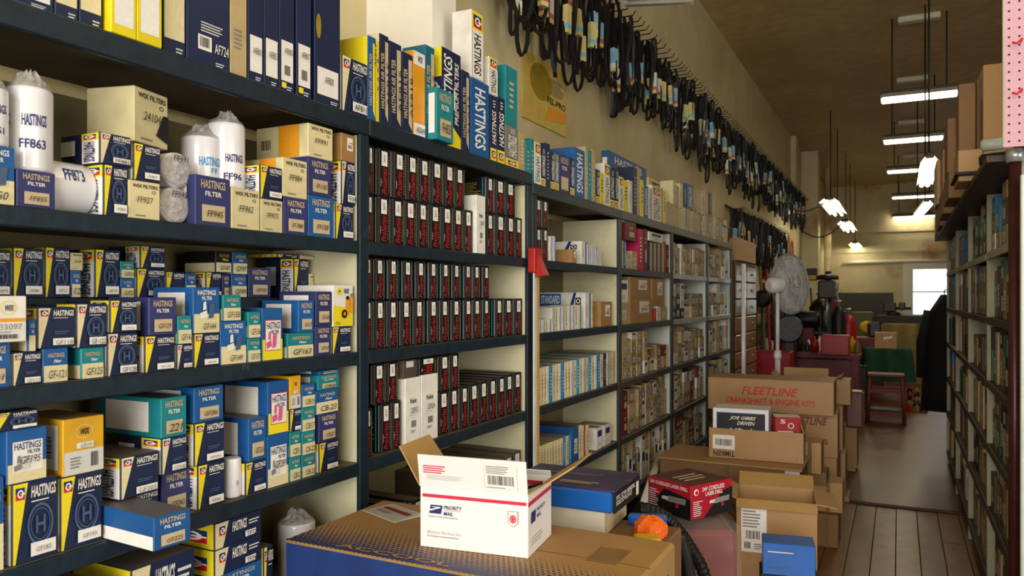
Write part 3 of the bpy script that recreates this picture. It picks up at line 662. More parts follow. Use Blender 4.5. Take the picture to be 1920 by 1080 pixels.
# ---- bay 0, fourth shelf ----------------------------------------------------------------
def D(u0, u1, vt, vb, d, n=None, **k): return place(0, 2, u0, u1, vt, vb, d, n, **k)
D(-40, 8, 880, 1058, 'TB', None); D(22, 108, 905, 1055, 'H', 'GF182'); D(113, 192, 890, 1025, 'H', 'GF193'); D(226, 298, 925, 985, 'HCN', None, front=-1.53); D(303, 357, 882, 965, 'F', 'GF243', front=-1.53); D(364, 421, 868, 950, 'HN', 'GF262'); D(460, 499, 870, 930, 'HN', 'GF280')
D(501, 541, 820, 918, 'PC', 'GF289'); D(543, 564, 860, 905, 'T', 'CB12'); D(566, 591, 853, 895, 'T', 'CB-25'); D(598, 634, 835, 890, 'HN', 'CB30')
D(12, 88, 815, 915, 'PC', 'GF195', rz=.0, **r2); D(118, 195, 790, 895, 'WY', 'GF191', depth=.17, **r2); D(226, 298, 848, 925, 'HCN', 'GF205', depth=.18, **r2); D(303, 350, 818, 885, 'HCN', 'GF240', **r2); D(364, 421, 790, 868, 'HN', 'GF261', **r2)
D(466, 500, 790, 870, 'FB', 'GF226', depth=.2, **r2); D(543, 564, 815, 862, 'T', 'CB11', **r2); D(566, 591, 810, 853, 'T', 'CB-22', **r2); D(598, 634, 783, 836, 'F', 'CB27', **r2)
r3 = dict(row='third row'); r4 = dict(row='fourth row')
D(-10, 72, 753, 822, 'H', 'GF183', **r3); D(302, 350, 748, 822, 'FT', '221', depth=.22, **r3); D(364, 419, 712, 790, 'FB', 'GF286', depth=.24, **r3); D(502, 541, 723, 822, 'P', None, depth=.18, **r3); D(543, 564, 770, 812, 'HN', 'CB14', **r3); D(566, 591, 765, 810, 'T', 'CB17', **r3); D(592, 634, 740, 784, 'TB', 'CB-23', **r3)
D(543, 564, 708, 770, 'WY', 'CB-9', depth=.2, **r4); D(566, 591, 722, 765, 'TB', 'CB15', **r4); D(596, 636, 712, 740, 'FT', 'CB26', **r4)
D(598, 638, 684, 712, 'FB', 'CB9X', row='fifth row')
# ---- bay 0, fifth shelf -------------------------------------------------------------------
def E(u0, u1, vt, vb, d, n=None, **k): return place(0, 3, u0, u1, vt, vb, d, n, **k)
E(20, 190, 1120, 1240, 'HL', None, depth=.2); E(246, 365, 1115, 1210, 'HL', 'TF58', depth=.2); E(402, 490, 1120, 1190, 'HL', 'TF76', depth=.22); E(494, 512, 1045, 1180, 'HN', None)
E(110, 190, 1000, 1120, 'HL', None, depth=.2, **r2); E(246, 365, 1000, 1115, 'HL', 'TF60', depth=.2, **r2); E(402, 490, 1070, 1120, 'FB', None, depth=.22, **r2)
E(402, 490, 1020, 1070, 'HL', 'TF74', depth=.22, **r3); E(402, 490, 968, 1020, 'HL', 'TF72', depth=.22, **r4)
# ---- bay 1: black ring boxes ----------------------------------------------------------------
def ring_row(sh, spans, va, vb_, row, d='PS', depth=.17):
    """va/vb_: (left, right) top and bottom rows of the run at u=700 and u=975"""
    for i, (u0, u1) in enumerate(spans):
        t = ((u0 + u1) / 2 - 700) / 275
        place(1, sh, u0, u1, va[0] + (va[1] - va[0]) * t, vb_[0] + (vb_[1] - vb_[0]) * t, d, None, depth=depth, front=-DX - .012 - .006 * R.random(), row=row, name='ring_box', rz=rad(-R.uniform(0, 3)))
ring_row(0, [(689, 699), (708, 731), (735, 757), (759, 780), (783, 803), (806, 826), (829, 848), (850, 868), (870, 886), (913, 925), (930, 947), (950, 965), (967, 978)], (367, 408), (457, 483), 'bottom row')
place(1, 0, 889, 910, 364, 473, 'PW', '2S947', front=-1.5, name='white_carton', row='bottom row', zb=LV[0])
ring_row(0, [(690, 700), (709, 732), (738, 760), (763, 784), (786, 806), (809, 830), (834, 852), (854, 870), (913, 925), (929, 947), (949, 965)], (274, 340), (366, 408), 'second row')
ring_row(1, [(686, 697), (704, 721), (729, 745), (753, 770), (778, 794), (805, 820), (827, 841), (849, 862), (872, 884), (889, 900), (907, 917), (930, 942), (947, 960), (966, 979)], (563, 560), (656, 628), 'bottom row')
ring_row(1, [(687, 696), (704, 720), (730, 745), (757, 772), (782, 796), (806, 819), (829, 842), (850, 862), (872, 883), (889, 899), (907, 917)], (473, 490), (560, 560), 'second row')
ring_row(2, [(684, 697), (714, 733), (735, 751)], (765, 765), (857, 850), 'bottom row')
place(1, 2, 760, 789, 712, 838, 'PW', '2S915', name='white_carton'); place(1, 2, 790, 821, 705, 828, 'PW', '2S924', name='white_carton')
ring_row(2, [(823, 841), (844, 859), (864, 878), (881, 897), (900, 914), (917, 931), (934, 947), (949, 961), (964, 977)], (768, 706), (855, 780), 'bottom row', depth=.3)
ring_row(2, [(700, 722), (726, 745), (825, 842), (846, 860)], (676, 640), (760, 705), 'second row')
place(1, 2, 783, 822, 666, 707, 'PS', None, name='ring_box', row='second row', depth=.12, look='black box lying across white cartons'); place(1, 2, 756, 780, 668, 707, 'BR', None, name='ring_box', row='second row', depth=.12, look='black box with scribbled tag')
ring_row(3, [(690, 705), (710, 726), (730, 748), (752, 770), (774, 792)], (985, 985), (1062, 1062), 'bottom row', depth=.3)
ring_row(3, [(870, 884), (887, 900), (903, 915), (918, 930), (933, 945), (948, 960), (963, 976)], (895, 862), (960, 935), 'bottom row', d='BR', depth=.32)
# ---- bay 2 ----------------------------------------------------------------------------------
def Q(sh, u0, u1, vt, vb, d, n=None, **k):
    k.setdefault('name', 'slim_parts_box'); k.setdefault('minw', .004); return place(2, sh, u0, u1, vt, vb, d, n, **k)
Q(0, 1005, 1015, 424, 483, 'PS', name='ring_box'); Q(0, 1018, 1027, 424, 483, 'PS', name='ring_box'); Q(0, 1005, 1015, 365, 424, 'PS', name='ring_box', **r2); Q(0, 1018, 1027, 365, 424, 'PS', name='ring_box', **r2)
Q(0, 1030, 1036, 441, 487, 'ST'); Q(0, 1036.5, 1042, 440, 487, 'ST')
def std_big(p): d_SS(p)
Q(0, 1090, 1100, 447, 490, 'ST', depth=.30, sidefn=std_big, look='large white box, blue name panel'); Q(0, 1072, 1081, 462, 487, 'KR', depth=.1, front=-1.49)
for i in range(8): Q(0, 1101 + i * 3.6, 1104.2 + i * 3.6, 467 if i > 4 else 455, 493, 'ST', depth=.12)
Q(1, 1097, 1108, 543, 610, 'ST', depth=.27, sidefn=std_big, look='large white box, blue name panel'); Q(1, 1109, 1112, 546, 610, 'S2', depth=.3)
Q(1, 1126, 1147, 561, 607, 'KR', depth=.2)
for i in range(14): Q(1, 1003 + i * 6.2, 1008.8 + i * 6.2, 572 if i > 4 else 592, 617, 'ST' if i % 3 else 'S2', depth=.14)
for i in range(27):
    d = {5: 'SK', 9: 'SK', 14: 'SK', 18: 'SK', 21: 'SK', 23: 'SN'}.get(i, 'S2' if i % 4 else 'ST')
    u0 = 1003 + 151 * (i / 27) ; t = i / 27
    Q(2, u0, u0 + 5.2, 690 - 30 * t, 762 - 42 * t, d, depth=.3)
for i in range(13):
    d = {0: 'SK', 10: 'SK', 12: 'SK'}.get(i, 'S2'); u0 = 1003 + i * 5.3; t = i / 24
    Q(3, u0, u0 + 4.9, 832 - 45 * t, 895 - 62 * t, d, depth=.3)
Q(3, 1073, 1085, 797, 862, 'BL', depth=.3, look='tall blue carton with white letters'); Q(3, 1086, 1091, 795, 858, 'S2', depth=.3); Q(3, 1091.5, 1095, 795, 855, 'S2', depth=.3); Q(3, 1095.5, 1098, 793, 853, 'SR', depth=.3); Q(3, 1098.5, 1104, 793, 850, 'S2', depth=.3)
Q(3, 1118, 1130, 801, 842, 'PB2', depth=.16); Q(3, 1133, 1145, 794, 833, 'PB2', depth=.16)
# ---- bays 3..5: small parts boxes -------------------------------------------------------------
ROWN = ['bottom row', 'second row', 'third row', 'fourth row', 'fifth row', 'sixth row', 'seventh row']
def fill(bay, sh, a, b, cw, bh, hcol, pool, depth=.16, detail=True, name='parts_box'):
    y = BAYY[bay][0] + .008 + a; end = min(BAYY[bay][0] + b, BAYY[bay][1] - .006)
    clear = (LV[sh - 1] - .044 if sh else TOPB - .06) - LV[sh] - .01
    while y < end - .02:
        w_ = min(R.uniform(*cw), end - y); H_ = R.uniform(*hcol) * clear; z = LV[sh]; k = 0
        if w_ < .02: break
        fr = -DX - .008 - R.random() * .02
        while z < LV[sh] + H_ - .03 and k < 7:
            h_ = min(R.uniform(*bh), LV[sh] + clear - z)
            if h_ < .02: break
            d = R.choice(pool)
            o = carton(d, w_ - .003, depth, h_ - .001, Matrix.Translation((fr, y + w_ / 2, z + .0005)) @ Matrix.Rotation(rad(90), 4, 'Z'), None, False, name, 'box', detail)
            reg(o, DES[d][2], SHN[sh] + ', ' + BAYN[bay], ROWN[k], y); z += h_; k += 1
        y += w_
tanp = ['PT', 'PT', 'PB', 'PB', 'PTd', 'PB2']; tan2 = ['PT', 'PT', 'PTd', 'PTd', 'PWh', 'PB2']
def X3(sh, u0, u1, vt, vb, d, n=None, **k):
    k.setdefault('name', 'parts_box'); k.setdefault('minw', .004); return place(3, sh, u0, u1, vt, vb, d, n, **k)
X3(0, 1162, 1169, 445, 497, 'SC'); X3(0, 1170, 1174, 445, 498, 'SBl'); X3(0, 1175, 1183, 470, 498, 'PT'); X3(0, 1184, 1195, 465, 499, 'PT'); X3(0, 1197, 1206, 424, 501, 'SM', name='binder', cat='binder'); X3(0, 1207, 1214, 424, 502, 'PRd', name='binder', cat='binder', look='dark maroon binder spine')
for i in range(8): X3(0, 1216 + i * 3.7, 1219.2 + i * 3.7, 452, 506, 'SC' if i % 2 else 'SN')
X3(0, 1246, 1248, 450, 508, 'SR'); X3(0, 1249, 1254, 455, 508, 'PRd'); X3(0, 1174, 1193, 436, 469, 'PRd', front=-1.49, depth=.12, **r2); X3(0, 1162, 1192, 418, 440, 'PWh', depth=.14, row='third row', look='flat white carton on top'); X3(0, 1217, 1243, 435, 452, 'PB2', **r2)
X3(1, 1162, 1178, 565, 606, 'PT', look='tall tan carton with dark marks'); X3(1, 1181, 1223, 560, 606, 'KR', depth=.2); X3(1, 1228, 1231, 580, 604, 'SR'); X3(1, 1232, 1237, 575, 603, 'PWh'); X3(1, 1238, 1250, 575, 601, 'PT')
X3(1, 1162, 1178, 523, 565, 'PB2', **r2); X3(1, 1181, 1219, 513, 560, 'KR', depth=.2, **r2); X3(1, 1222, 1246, 515, 575, 'KR', depth=.2, **r2)
fill(3, 2, 0, .62, (.075, .10), (.07, .09), (.85, .98), tanp); fill(3, 2, .62, 1.2, (.09, .12), (.07, .10), (.35, .6), tanp + ['PRd'])
fill(3, 3, 0, .2, (.09, .11), (.13, .16), (.7, .8), ['PRd']); fill(3, 3, .2, 1.2, (.075, .10), (.08, .10), (.7, .95), tanp)
fill(3, 4, 0, 1.2, (.06, .09), (.16, .22), (.6, .9), ['PB2', 'PT', 'PB', 'PB2'], depth=.25)
fill(4, 0, 0, .25, (.08, .11), (.10, .13), (.7, .95), tan2); fill(4, 0, .25, 1.2, (.07, .10), (.10, .14), (.55, .75), ['PT', 'PTd', 'PWh', 'SC', 'KR'])
fill(4, 1, 0, .5, (.10, .14), (.08, .10), (.7, .95), ['PWh', 'PB2', 'PTd', 'BK']); fill(4, 1, .5, 1.2, (.12, .15), (.09, .11), (.5, .7), ['PT', 'PWh', 'PTd'])
fill(4, 2, 0, 1.2, (.09, .12), (.07, .09), (.6, .95), tan2); fill(4, 3, 0, 1.2, (.09, .12), (.075, .095), (.75, .98), tan2 + ['PRd']); fill(4, 4, 0, 1.2, (.12, .15), (.09, .12), (.6, .95), tan2 + ['PRd'])
fill(5, 0, 0, 1.2, (.12, .16), (.09, .12), (.6, .9), tan2); fill(5, 1, 0, 1.2, (.12, .16), (.09, .12), (.6, .9), tan2 + ['PWh']); fill(5, 2, 0, 1.2, (.12, .16), (.09, .12), (.6, .95), tan2); fill(5, 3, 0, 1.2, (.14, .18), (.10, .14), (.6, .9), tan2 + ['BL'])
# ------------------------------------------------------------------ spin-on filter canisters on the filter shelves
mat('canister_white', 'e6e6ea', rough=0.22, var=0.03, grime=0.06, coat=0.4)
mat('shrink_wrap', 'f4f2ee', rough=0.08, var=0, grime=0.0, trans=0.9, alpha=0.35, bump=0.8, scale=60)
mat('wrap_crumple', 'd8d4ce', rough=0.12, var=0, grime=0.45, alpha=0.6, bump=1.0, scale=45)
def canister(label, r, h, M, rows=(), wrap=True, ends=None, name='spin_on_filter', axial=None, flat=1.0):
    """upright canister with base centre at M; rows: (text, z0, z1, halfwidth, ink, centre angle)"""
    b = MB(); b.lathe([(r * .9, 0), (r * .97, .003), (r, .008), (r, h * .93), (r * .985, h * .96), (r * .93, h * .985), (r * .8, h)], 'canister_white', 28)
    o = b.build(name); o.matrix_world = M; o['label'] = label; o['category'] = 'filter'
    pr = MB(); R1 = r + .0012
    for t, z0, z1, hw, ink, ang in rows:
        v, f, _ = text_poly(t)
        # subdivide nothing: letters are small against the radius
        P = []
        for a, c in v:
            th = ang + (a - .5) * 2 * hw / r
            P.append((R1 * math.cos(th), R1 * math.sin(th), z0 + c * (z1 - z0)))
        pr.poly(P, f, ink)
    if axial:
        t, z0, z1, hh, ang, ink = axial; v, f, _ = text_poly(t)
        pr.poly([(R1 * math.cos(ang - (c - .5) * hh / r), R1 * math.sin(ang - (c - .5) * hh / r), z0 + a * (z1 - z0)) for a, c in v], f, ink)
    if rows or axial: pr.build('printed_lettering', o)
    if wrap:
        wv = MB(); rr = random.Random(int(r * 1e5) + int(h * 1e4)); n = 20; prof = [(r * .96, h * .985), (r * .8, h + .006 * flat), (r * .55, h + .012 * flat), (r * .42, h + .022 * flat), (r * .28, h + .032 * flat), (r * .05, h + .026 * flat)]
        P = []; Fc = []
        for i, (pr_, pz) in enumerate(prof):
            for q in range(n):
                a = 2 * math.pi * q / n; k = 1 + (rr.uniform(-.22, .22) if i > 1 else rr.uniform(-.04, .04))
                P.append((pr_ * k * math.cos(a), pr_ * k * math.sin(a), pz + (rr.uniform(-.006, .006) * flat if i > 1 else 0)))
        for i in range(len(prof) - 1):
            for q in range(n): Fc.append((i * n + q, i * n + (q + 1) % n, (i + 1) * n + (q + 1) % n, (i + 1) * n + q))
        wv.poly(P, Fc, 'wrap_crumple'); wv.build('plastic_wrap', o)
    return o
fa = rad(-28)     # printed side turned towards the aisle front
def stand(u0, u1, vt, vb, z, label, rows, xoff=0.0, wrap=True):
    X = -DX - .01 - xoff
    um = (u0 + u1) / 2; t = X / ray(um, 500)[0]; r = (u1 - u0) / 2 * t / F; h = (vb - vt) * t / F
    Y = on_x(um, 500, X - r * .75).y
    return canister(label, r, h, T(X - r * 1.0, Y, z + .001), [(a, b * h, c * h, hw * r, ink, g) for a, b, c, hw, ink, g in rows], wrap)
zA = LV[0]
def ztop(bay, sh, u, front=-1.506):
    y = on_x(u, 500, front).y; zz = LV[sh]
    for (a, b, c, d, zl, zt) in SHELF[(bay, sh)]:
        if a - .005 <= y <= b + .005: zz = max(zz, zt)
    return zz
stand(-40, 16, 157, 268, ztop(0, 0, 0), 'white canister at the frame edge beside the wrapped tall one', [('HASTINGS', .55, .70, .8, 'ink_navy', rad(-20)), ('FF851', .2, .32, .6, 'ink_navy', rad(-20))])
stand(20, 101, 164, 326, ztop(0, 0, 60), 'tall wrapped white canister standing on the purple box', [('HASTINGS', .52, .66, .52, 'ink_navy', rad(-18)), ('FF863', .26, .37, .55, 'ink_navy', rad(-22)), ('S', .50, .66, .16, 'ink_ring', rad(-85))])
stand(346, 420, 250, 335, ztop(0, 0, 395), 'short white canister with light blue name on torn box', [('HASTINGS', .32, .52, .6, 'ink_sky', rad(-12)), ('FF', .16, .28, .2, 'ink_sky', rad(0))], xoff=.05)
stand(394, 465, 228, 357, ztop(0, 0, 460), 'tall white canister beside the orange and cream carton', [('HASTINGS', .40, .52, .5, 'ink_navy', rad(-15)), ('FF96', .14, .24, .5, 'ink_navy', rad(-20))], xoff=.03)
def lying(u, v, r_px, length, X, label, text=None, axis='x', zbase=None):
    t = X / ray(u, v)[0]; r = r_px * t / F; p = on_x(u, v, X)
    z = (zbase + r + .001) if zbase is not None else p.z
    if axis == 'x': M = T(X - length, p.y, z) @ Matrix.Rotation(rad(90), 4, 'Y')
    else: M = T(X - r, p.y - length / 2, z) @ Matrix.Rotation(rad(-90), 4, 'X')
    o = canister(label, r, length, M, [], True, flat=.22 if axis == 'x' else .3, axial=(text, length * .3, length * .72, r * .5, rad(-25), 'ink_navy') if axis == 'y' else None)
    if axis == 'x' and text:
        q = link_obj('written_number', text_mesh(text, 'ink_black', 0, .1), o)
        q.matrix_basis = Matrix(((0, 0, -1, -r * .42), (1, 0, 0, 0), (0, -1, 0, length + .012), (0, 0, 0, 1))) @ Matrix.Diagonal((r * 1.0, 1, r * .34, 1))
    return o
c1 = lying(330, 383, 34, .13, -1.53, 'lower wrapped canister end-on between cream and torn boxes', 'FF945', zbase=zA)
rA = 34 * (1.53 / abs(ray(330, 383)[0])) / F
lying(333, 303, 33, .13, -1.53, 'upper wrapped canister end-on, resting on another canister', 'FF991', zbase=zA + 2 * rA)
lying(141, 348, 50, .105, -1.52, 'wrapped white canister lying on its side beside ringed box', 'FF873', axis='y', zbase=zA)
# wide orange carton on the filter boxes: left as placed; big cream carton tilted on the stack
zz = max(ztop(0, 0, 215), ztop(0, 0, 275))
o = carton('W', .115, .125, .125, T(-1.545, on_x(284, 230, -1.545).y, zz + .001, rz=rad(104)), '24104', side=False); o['label'] = 'cream carton with black lettering perched askew on top of the stack'
q = link_obj('printed_patch', print_mesh('wixpatch', lambda p: p.shape([(.12, .2), (.5, .08), (.5, .62), (.34, .62)], 'ink_black')), o); q.scale = (.111, 1, .122); q.location = (0, -.002, .001)
# canister, drum and red box in the lower shelves
stand(421, 455, 866, 940, LV[2], 'small plain white canister on the fourth shelf', [('H', .3, .45, .1, 'ink_grey', rad(-10))], wrap=False)
stand(527, 598, 950, 1075, LV[3], 'fat wrapped white canister below the small-box columns', [('HASTINGS', .45, .60, .5, 'ink_navy', rad(0))], xoff=.04)
o = place(0, 3, 603, 616, 956, 1050, 'SR', None, depth=.12, name='parts_box', look='narrow red and white box')
# long box pushed out over the shelf edge
zz = LV[2]
pC = on_x(322, 1000, -1.40)
o = carton('FB', .085, .30, .068, T(-1.335, on_x(324, 1000, -1.335).y, zz + .001, rz=rad(86)), 'GF225', side=False, sidefn=lambda p: (p.rect(-.5, 0, .5, .42, 'ink_white'), p.text('GF-225', -.46, .08, -.1, .38, 'ink_black', shear=.2)))
o['label'] = 'blue and white long box pushed out past the shelf edge'

# ------------------------------------------------------------------ things on and against the rack
mat('scoop_red', 'b3241f', rough=0.35, var=0, grime=0.2); mat('stick_wood', 'cfae62', rough=0.5, var=0, grime=0.15); mat('stick_white', 'd9dad6', rough=0.3, var=0)
# red-headed measuring stick hooked on the upright
yS = on_x(1000, 500, -1.47).y
g = empty('measuring_stick', (-1.455, yS, 0), 0, 'long measuring stick with red metal head against the rack post', 'measure')
za, zb_ = on_x(1000, 478, -1.46).z, on_x(1000, 520, -1.46).z
zc_, zd = on_x(1000, 876, -1.46).z, on_x(1000, 896, -1.46).z
h_ = MB(); h_.box(-.022, .012, -.045, .045, zb_ + .02, za + .03, 'scoop_red', bev=.004)
h_.poly([(.013, -.032, zb_), (.013, .032, zb_), (.05, .03, zb_ + .01), (.05, -.03, zb_ + .01), (.013, -.02, za), (.013, .02, za)], [(0, 1, 2, 3), (3, 2, 5, 4), (0, 3, 4), (1, 5, 2)], 'scoop_red'); h_.build('head', g)
MB().box(-.004, .004, -.030, -.004, zd, zb_ + .02, 'stick_white', bev=.001).build('white_rule', g)
wr = MB().box(-.004, .004, 0, .026, zd, zb_ + .02, 'stick_wood', bev=.001).build('wooden_rule', g)
tk = MB()
for i in range(60):
    zt = zd + .05 + i * (zb_ - zd - .05) / 60; tk.box(.0041, .0046, .004 if i % 4 else .0, .013, zt, zt + .0022, 'ink_black')
tk.build('graduation_marks', wr)
MB().box(-.02, .04, -.05, .06, zd - .03, zd + .03, 'scoop_red', bev=.004).build('foot', g)

# white boxed pilaster rising behind the top-shelf cartons
pw = MB().box(WX, -1.64, 2.56, 2.74, TOPA + .002, CEIL, 'white_paint'); struct('trim_6', pw)

# ------------------------------------------------------------------ poster on the wall
mat('poster_paper', 'd9bf62', rough=0.6, var=0, stain='c9a33e', stain_scale=5); mat('poster_gold', 'b79a22', rough=0.4, var=0, grime=0.5, scale=60, bump=.6)
pa, pb = on_x(980, 90, WX + .01), on_x(1062, 215, WX + .01)
po = MB().box(WX + .002, WX + .012, pa.y, pb.y, pb.z - .15, pa.z, 'poster_paper').build('wall_poster', None, label='yellow wall poster with gold medallion above the top shelf', cat='poster')
def prn(parent, fn, w_, h_, M, name='printed_face'):
    p = Print(); fn(p); q = p.build(name, parent); q.matrix_world = M @ Matrix.Diagonal((w_, 1, h_, 1)); return q
PW2, PH2 = pb.y - pa.y, pa.z - pb.z + .15
prn(po, lambda p: (p.disc(-.12, .66, .24, .28, 'poster_gold', 24), p.ring(-.12, .66, .20, .235, .08, 'ink_gold', 24), p.ring(-.12, .66, .14, .15, .12, 'ink_gold', 24), p.text('FEL-PRO', .02, .40, .46, .50, 'ink_black'), p.shape([(.0, .12), (.46, .2), (.46, .36), (.05, .36)], 'ink_orange'), p.lines(.1, .56, .48, .82, 9, 'ink_grey')), PW2, PH2, T(WX + .012, (pa.y + pb.y) / 2, pb.z - .15, rz=rad(90)))

# ------------------------------------------------------------------ drive belts on the wall rail
mat('belt_rubber', '17161a', rough=0.5, var=0.2, grime=0.3); mat('rail_steel', '3a3734', rough=0.5, var=0, metal=0.5)
mat('sleeve_blue', '8cc0da', **CARD); mat('sleeve_red', 'c4665e', **CARD); mat('sleeve_white', 'e6e6da', **CARD); mat('sleeve_cream', 'dccf86', **CARD)
def belt_mesh(L, w_, th, wd, seed):
    rr = random.Random(seed); n = 20; pts = []
    for i in range(n):
        a = 2 * math.pi * i / n; z = -L / 2 + math.cos(a) * L / 2; k = (0.35 + 0.65 * (0.5 - 0.5 * math.cos(a)) ** 0.8) if math.cos(a) > -0.6 else 1
        pts.append(Vector((0.012 * math.sin(3 * a + seed), math.sin(a) * w_ / 2 * k + .012 * math.sin(a * 2 + seed) * (1 - math.cos(a)) / 2, z)))
    b = MB(); P = []; Fc = []
    for i in range(n):
        t = (pts[(i + 1) % n] - pts[i - 1]).normalized(); nx = Vector((1, 0, 0)); s_ = t.cross(nx).normalized()
        for dx, ds in ((-wd / 2, -th / 2), (wd / 2, -th / 2), (wd / 2, th / 2), (-wd / 2, th / 2)): P.append(tuple(pts[i] + nx * dx + s_ * ds))
    for i in range(n):
        j = (i + 1) % n
        for q in range(4): Fc.append((i * 4 + q, i * 4 + (q + 1) % 4, j * 4 + (q + 1) % 4, j * 4 + q))
    b.poly(P, Fc, 'belt_rubber'); return b.mesh('belt_loop')
BELTS = [belt_mesh(L, w_, .012, .020, i) for i, (L, w_) in enumerate([(.52, .12), (.60, .13), (.68, .14), (.58, .18), (.72, .14), (.46, .10), (.64, .22), (.76, .12)])]
BLEN = [.52, .60, .68, .58, .72, .46, .64, .76]
def sleeve_mesh(i):
    p = MB(); m = ['sleeve_blue', 'sleeve_white', 'sleeve_cream', 'sleeve_blue'][i % 4]; m2 = ['sleeve_white', 'sleeve_red', 'sleeve_blue', 'sleeve_red'][i % 4]
    p.box(-.016, .016, -.034, .034, -.11, 0, m).box(-.0165, .0165, -.0345, .0345, -.14, -.11, m2).box(-.0162, .0162, -.0342, .0342, -.165, -.14, 'sleeve_cream'); return p.mesh('paper_sleeve')
SLV = [sleeve_mesh(i) for i in range(4)]
def belts(tag, y0, y1, z, step, label_row, hookn=1, zdrop=0.0):
    rl = empty('belt_rail', (WX + .05, (y0 + y1) / 2, z), 0, label_row[0], 'rail')
    MB().tube([(0, y0 - (y0 + y1) / 2, .02), (0, y1 - (y0 + y1) / 2, .02)], .012, 'rail_steel', 6).build('bar', rl)
    MB().tube([(-.03, y0 - (y0 + y1) / 2, .05), (-.03, y1 - (y0 + y1) / 2, .05)], .010, 'rail_steel', 6).build('bar', rl)
    hm = MB().tube([(-.04, 0, .03), (.02, 0, 0), (.17, 0, 0), (.19, 0, .03)], .005, 'rail_steel', 5).mesh('hook')
    y = y0 + .03; n = 0; hk = 0
    while y < y1:
        h_ = link_obj('hook', hm, rl); h_.location = (0, y - (y0 + y1) / 2, 0); hk += 1
        for j in range(1 if R.random() < .15 else 2 if R.random() < .7 else 3):
            i = R.randrange(len(BELTS)); n += 1
            o = link_obj('drive_belt', BELTS[i]); o.location = (WX + .10 + j * .055 + R.uniform(-.008, .008), y + R.uniform(-.012, .012), z + .001); o.rotation_euler = (0, rad(R.uniform(-1.5, 1.5)), rad(R.uniform(-28, 12)))
            s_ = R.uniform(.8, 1.08); o.scale = (1, R.uniform(.75, 1.25), s_)
            o['category'] = 'belt'; reg(o, 'looped black rubber drive belt', label_row[1], None, (y, j))
            if R.random() < (.8 if j else .35):
                q = link_obj('paper_sleeve', SLV[R.randrange(4)], o); q.location = (0, BELTS[i].vertices[0].co.y + R.choice((-1, 1)) * .035, -BLEN[i] * R.uniform(.3, .6)); q.scale = (1, .8 / o.scale[1], 1 / s_); q.rotation_euler = (0, 0, rad(R.uniform(-10, 10)))
        y += step * R.uniform(.75, 1.3)
    return n
nb1 = belts('a', 3.45, 17.6, EYE + 2.06, .108, ('long steel belt rail high along the left wall', 'upper wall rail'))
nb2 = belts('b', 9.8, 14.2, EYE + 1.10, .13, ('short lower belt rail above the drawer cabinet', 'lower wall rail'))

# ------------------------------------------------------------------ fluorescent lights
mat('lamp_housing', '4a4438', rough=0.5, var=0); mat('lamp_white', 'd8d4c4', rough=0.5, var=0); mat('chain', '3a352a', rough=0.5, var=0, metal=.6)
emit('tube_glow', (1.0, 0.90, 0.62, 1), 19.0)
def lamp(label, u, v, zc, length, rz, tilt=0.0, drop=True, lit=True, pods=True, spread=.06, wide=1.0):
    p = at(u, v, zc); k_ = wide
    g = empty('fluorescent_light', p, rz, label, 'light', 'hanging fluorescent lights')
    MB().box(-length / 2, length / 2, -.07 * k_, .07 * k_, .05, .11, 'lamp_housing', bev=.01).build('housing', g)
    rf = MB(); rf.poly([(-length / 2, -.16 * k_, .012), (length / 2, -.16 * k_, .012), (length / 2, -.07 * k_, .075), (-length / 2, -.07 * k_, .075), (-length / 2, .07 * k_, .075), (length / 2, .07 * k_, .075), (length / 2, .16 * k_, .012), (-length / 2, .16 * k_, .012)], [(0, 1, 2, 3), (3, 2, 5, 4), (4, 5, 6, 7)], 'lamp_white'); rf.build('reflector', g)
    for s_ in (-1, 1):
        MB().tube([(-length / 2 + .02, s_ * spread, .012), (length / 2 - .02, s_ * spread, .012)], .024, 'tube_glow' if lit else 'lamp_white', 8).build('tube', g)
    if drop:
        for s_ in (-1, 1):
            MB().tube([(s_ * length * .35, 0, .11), (s_ * length * .35, 0, CEIL - p.z)], .009, 'chain', 5).build('hanger_rod', g)
        if pods: MB().box(-.22, .22, -.06, .06, CEIL - p.z - .07, CEIL - p.z - .001, 'lamp_white', bev=.01).build('ceiling_plate', g)
    g.rotation_euler = (0, tilt, rz)
    return g
lamp('nearest and widest crosswise fluorescent light over the right aisle', 1723, 184, 8.9, .80, 0)
lamp('second crosswise fluorescent light over the right aisle', 1712, 264, 11.4, .80, 0)
lamp('third crosswise fluorescent light over the right aisle', 1709, 321, 14.2, .82, 0)
lamp('fourth crosswise fluorescent light over the right aisle', 1713, 370, 17.6, .90, 0)
lamp('farthest crosswise fluorescent light over the right aisle', 1714, 407, 21.8, 1.1, 0)
lamp('upper lengthwise fluorescent light hanging in front of the crosswise ones', 1738, 330, 8.05, 1.7, rad(90), pods=False, spread=.03, wide=.5)
lamp('lower lengthwise fluorescent light hanging near the far wall', 1727, 398, 11.6, 1.9, rad(93), pods=False, spread=.03, wide=.5)
lamp('nearest fluorescent light of the left row', 1564, 393, 14.2, 2.4, rad(90), pods=False)
lamp('middle fluorescent light of the left row', 1590, 428, 18.2, 2.4, rad(90), pods=False)
lamp('farthest small fluorescent light of the left row', 1606, 464, 22.4, 2.4, rad(90), pods=False)
lamp('unlit dark fluorescent housing at the top edge of the frame', 1235, -2, 5.2, .5, rad(20), lit=False, pods=False)
# unseen fill light added over the near shop floor, above the frame
lamp('fluorescent light added out of view above the camera as fill', 2300, -1100, 1.9, 1.2, rad(90))

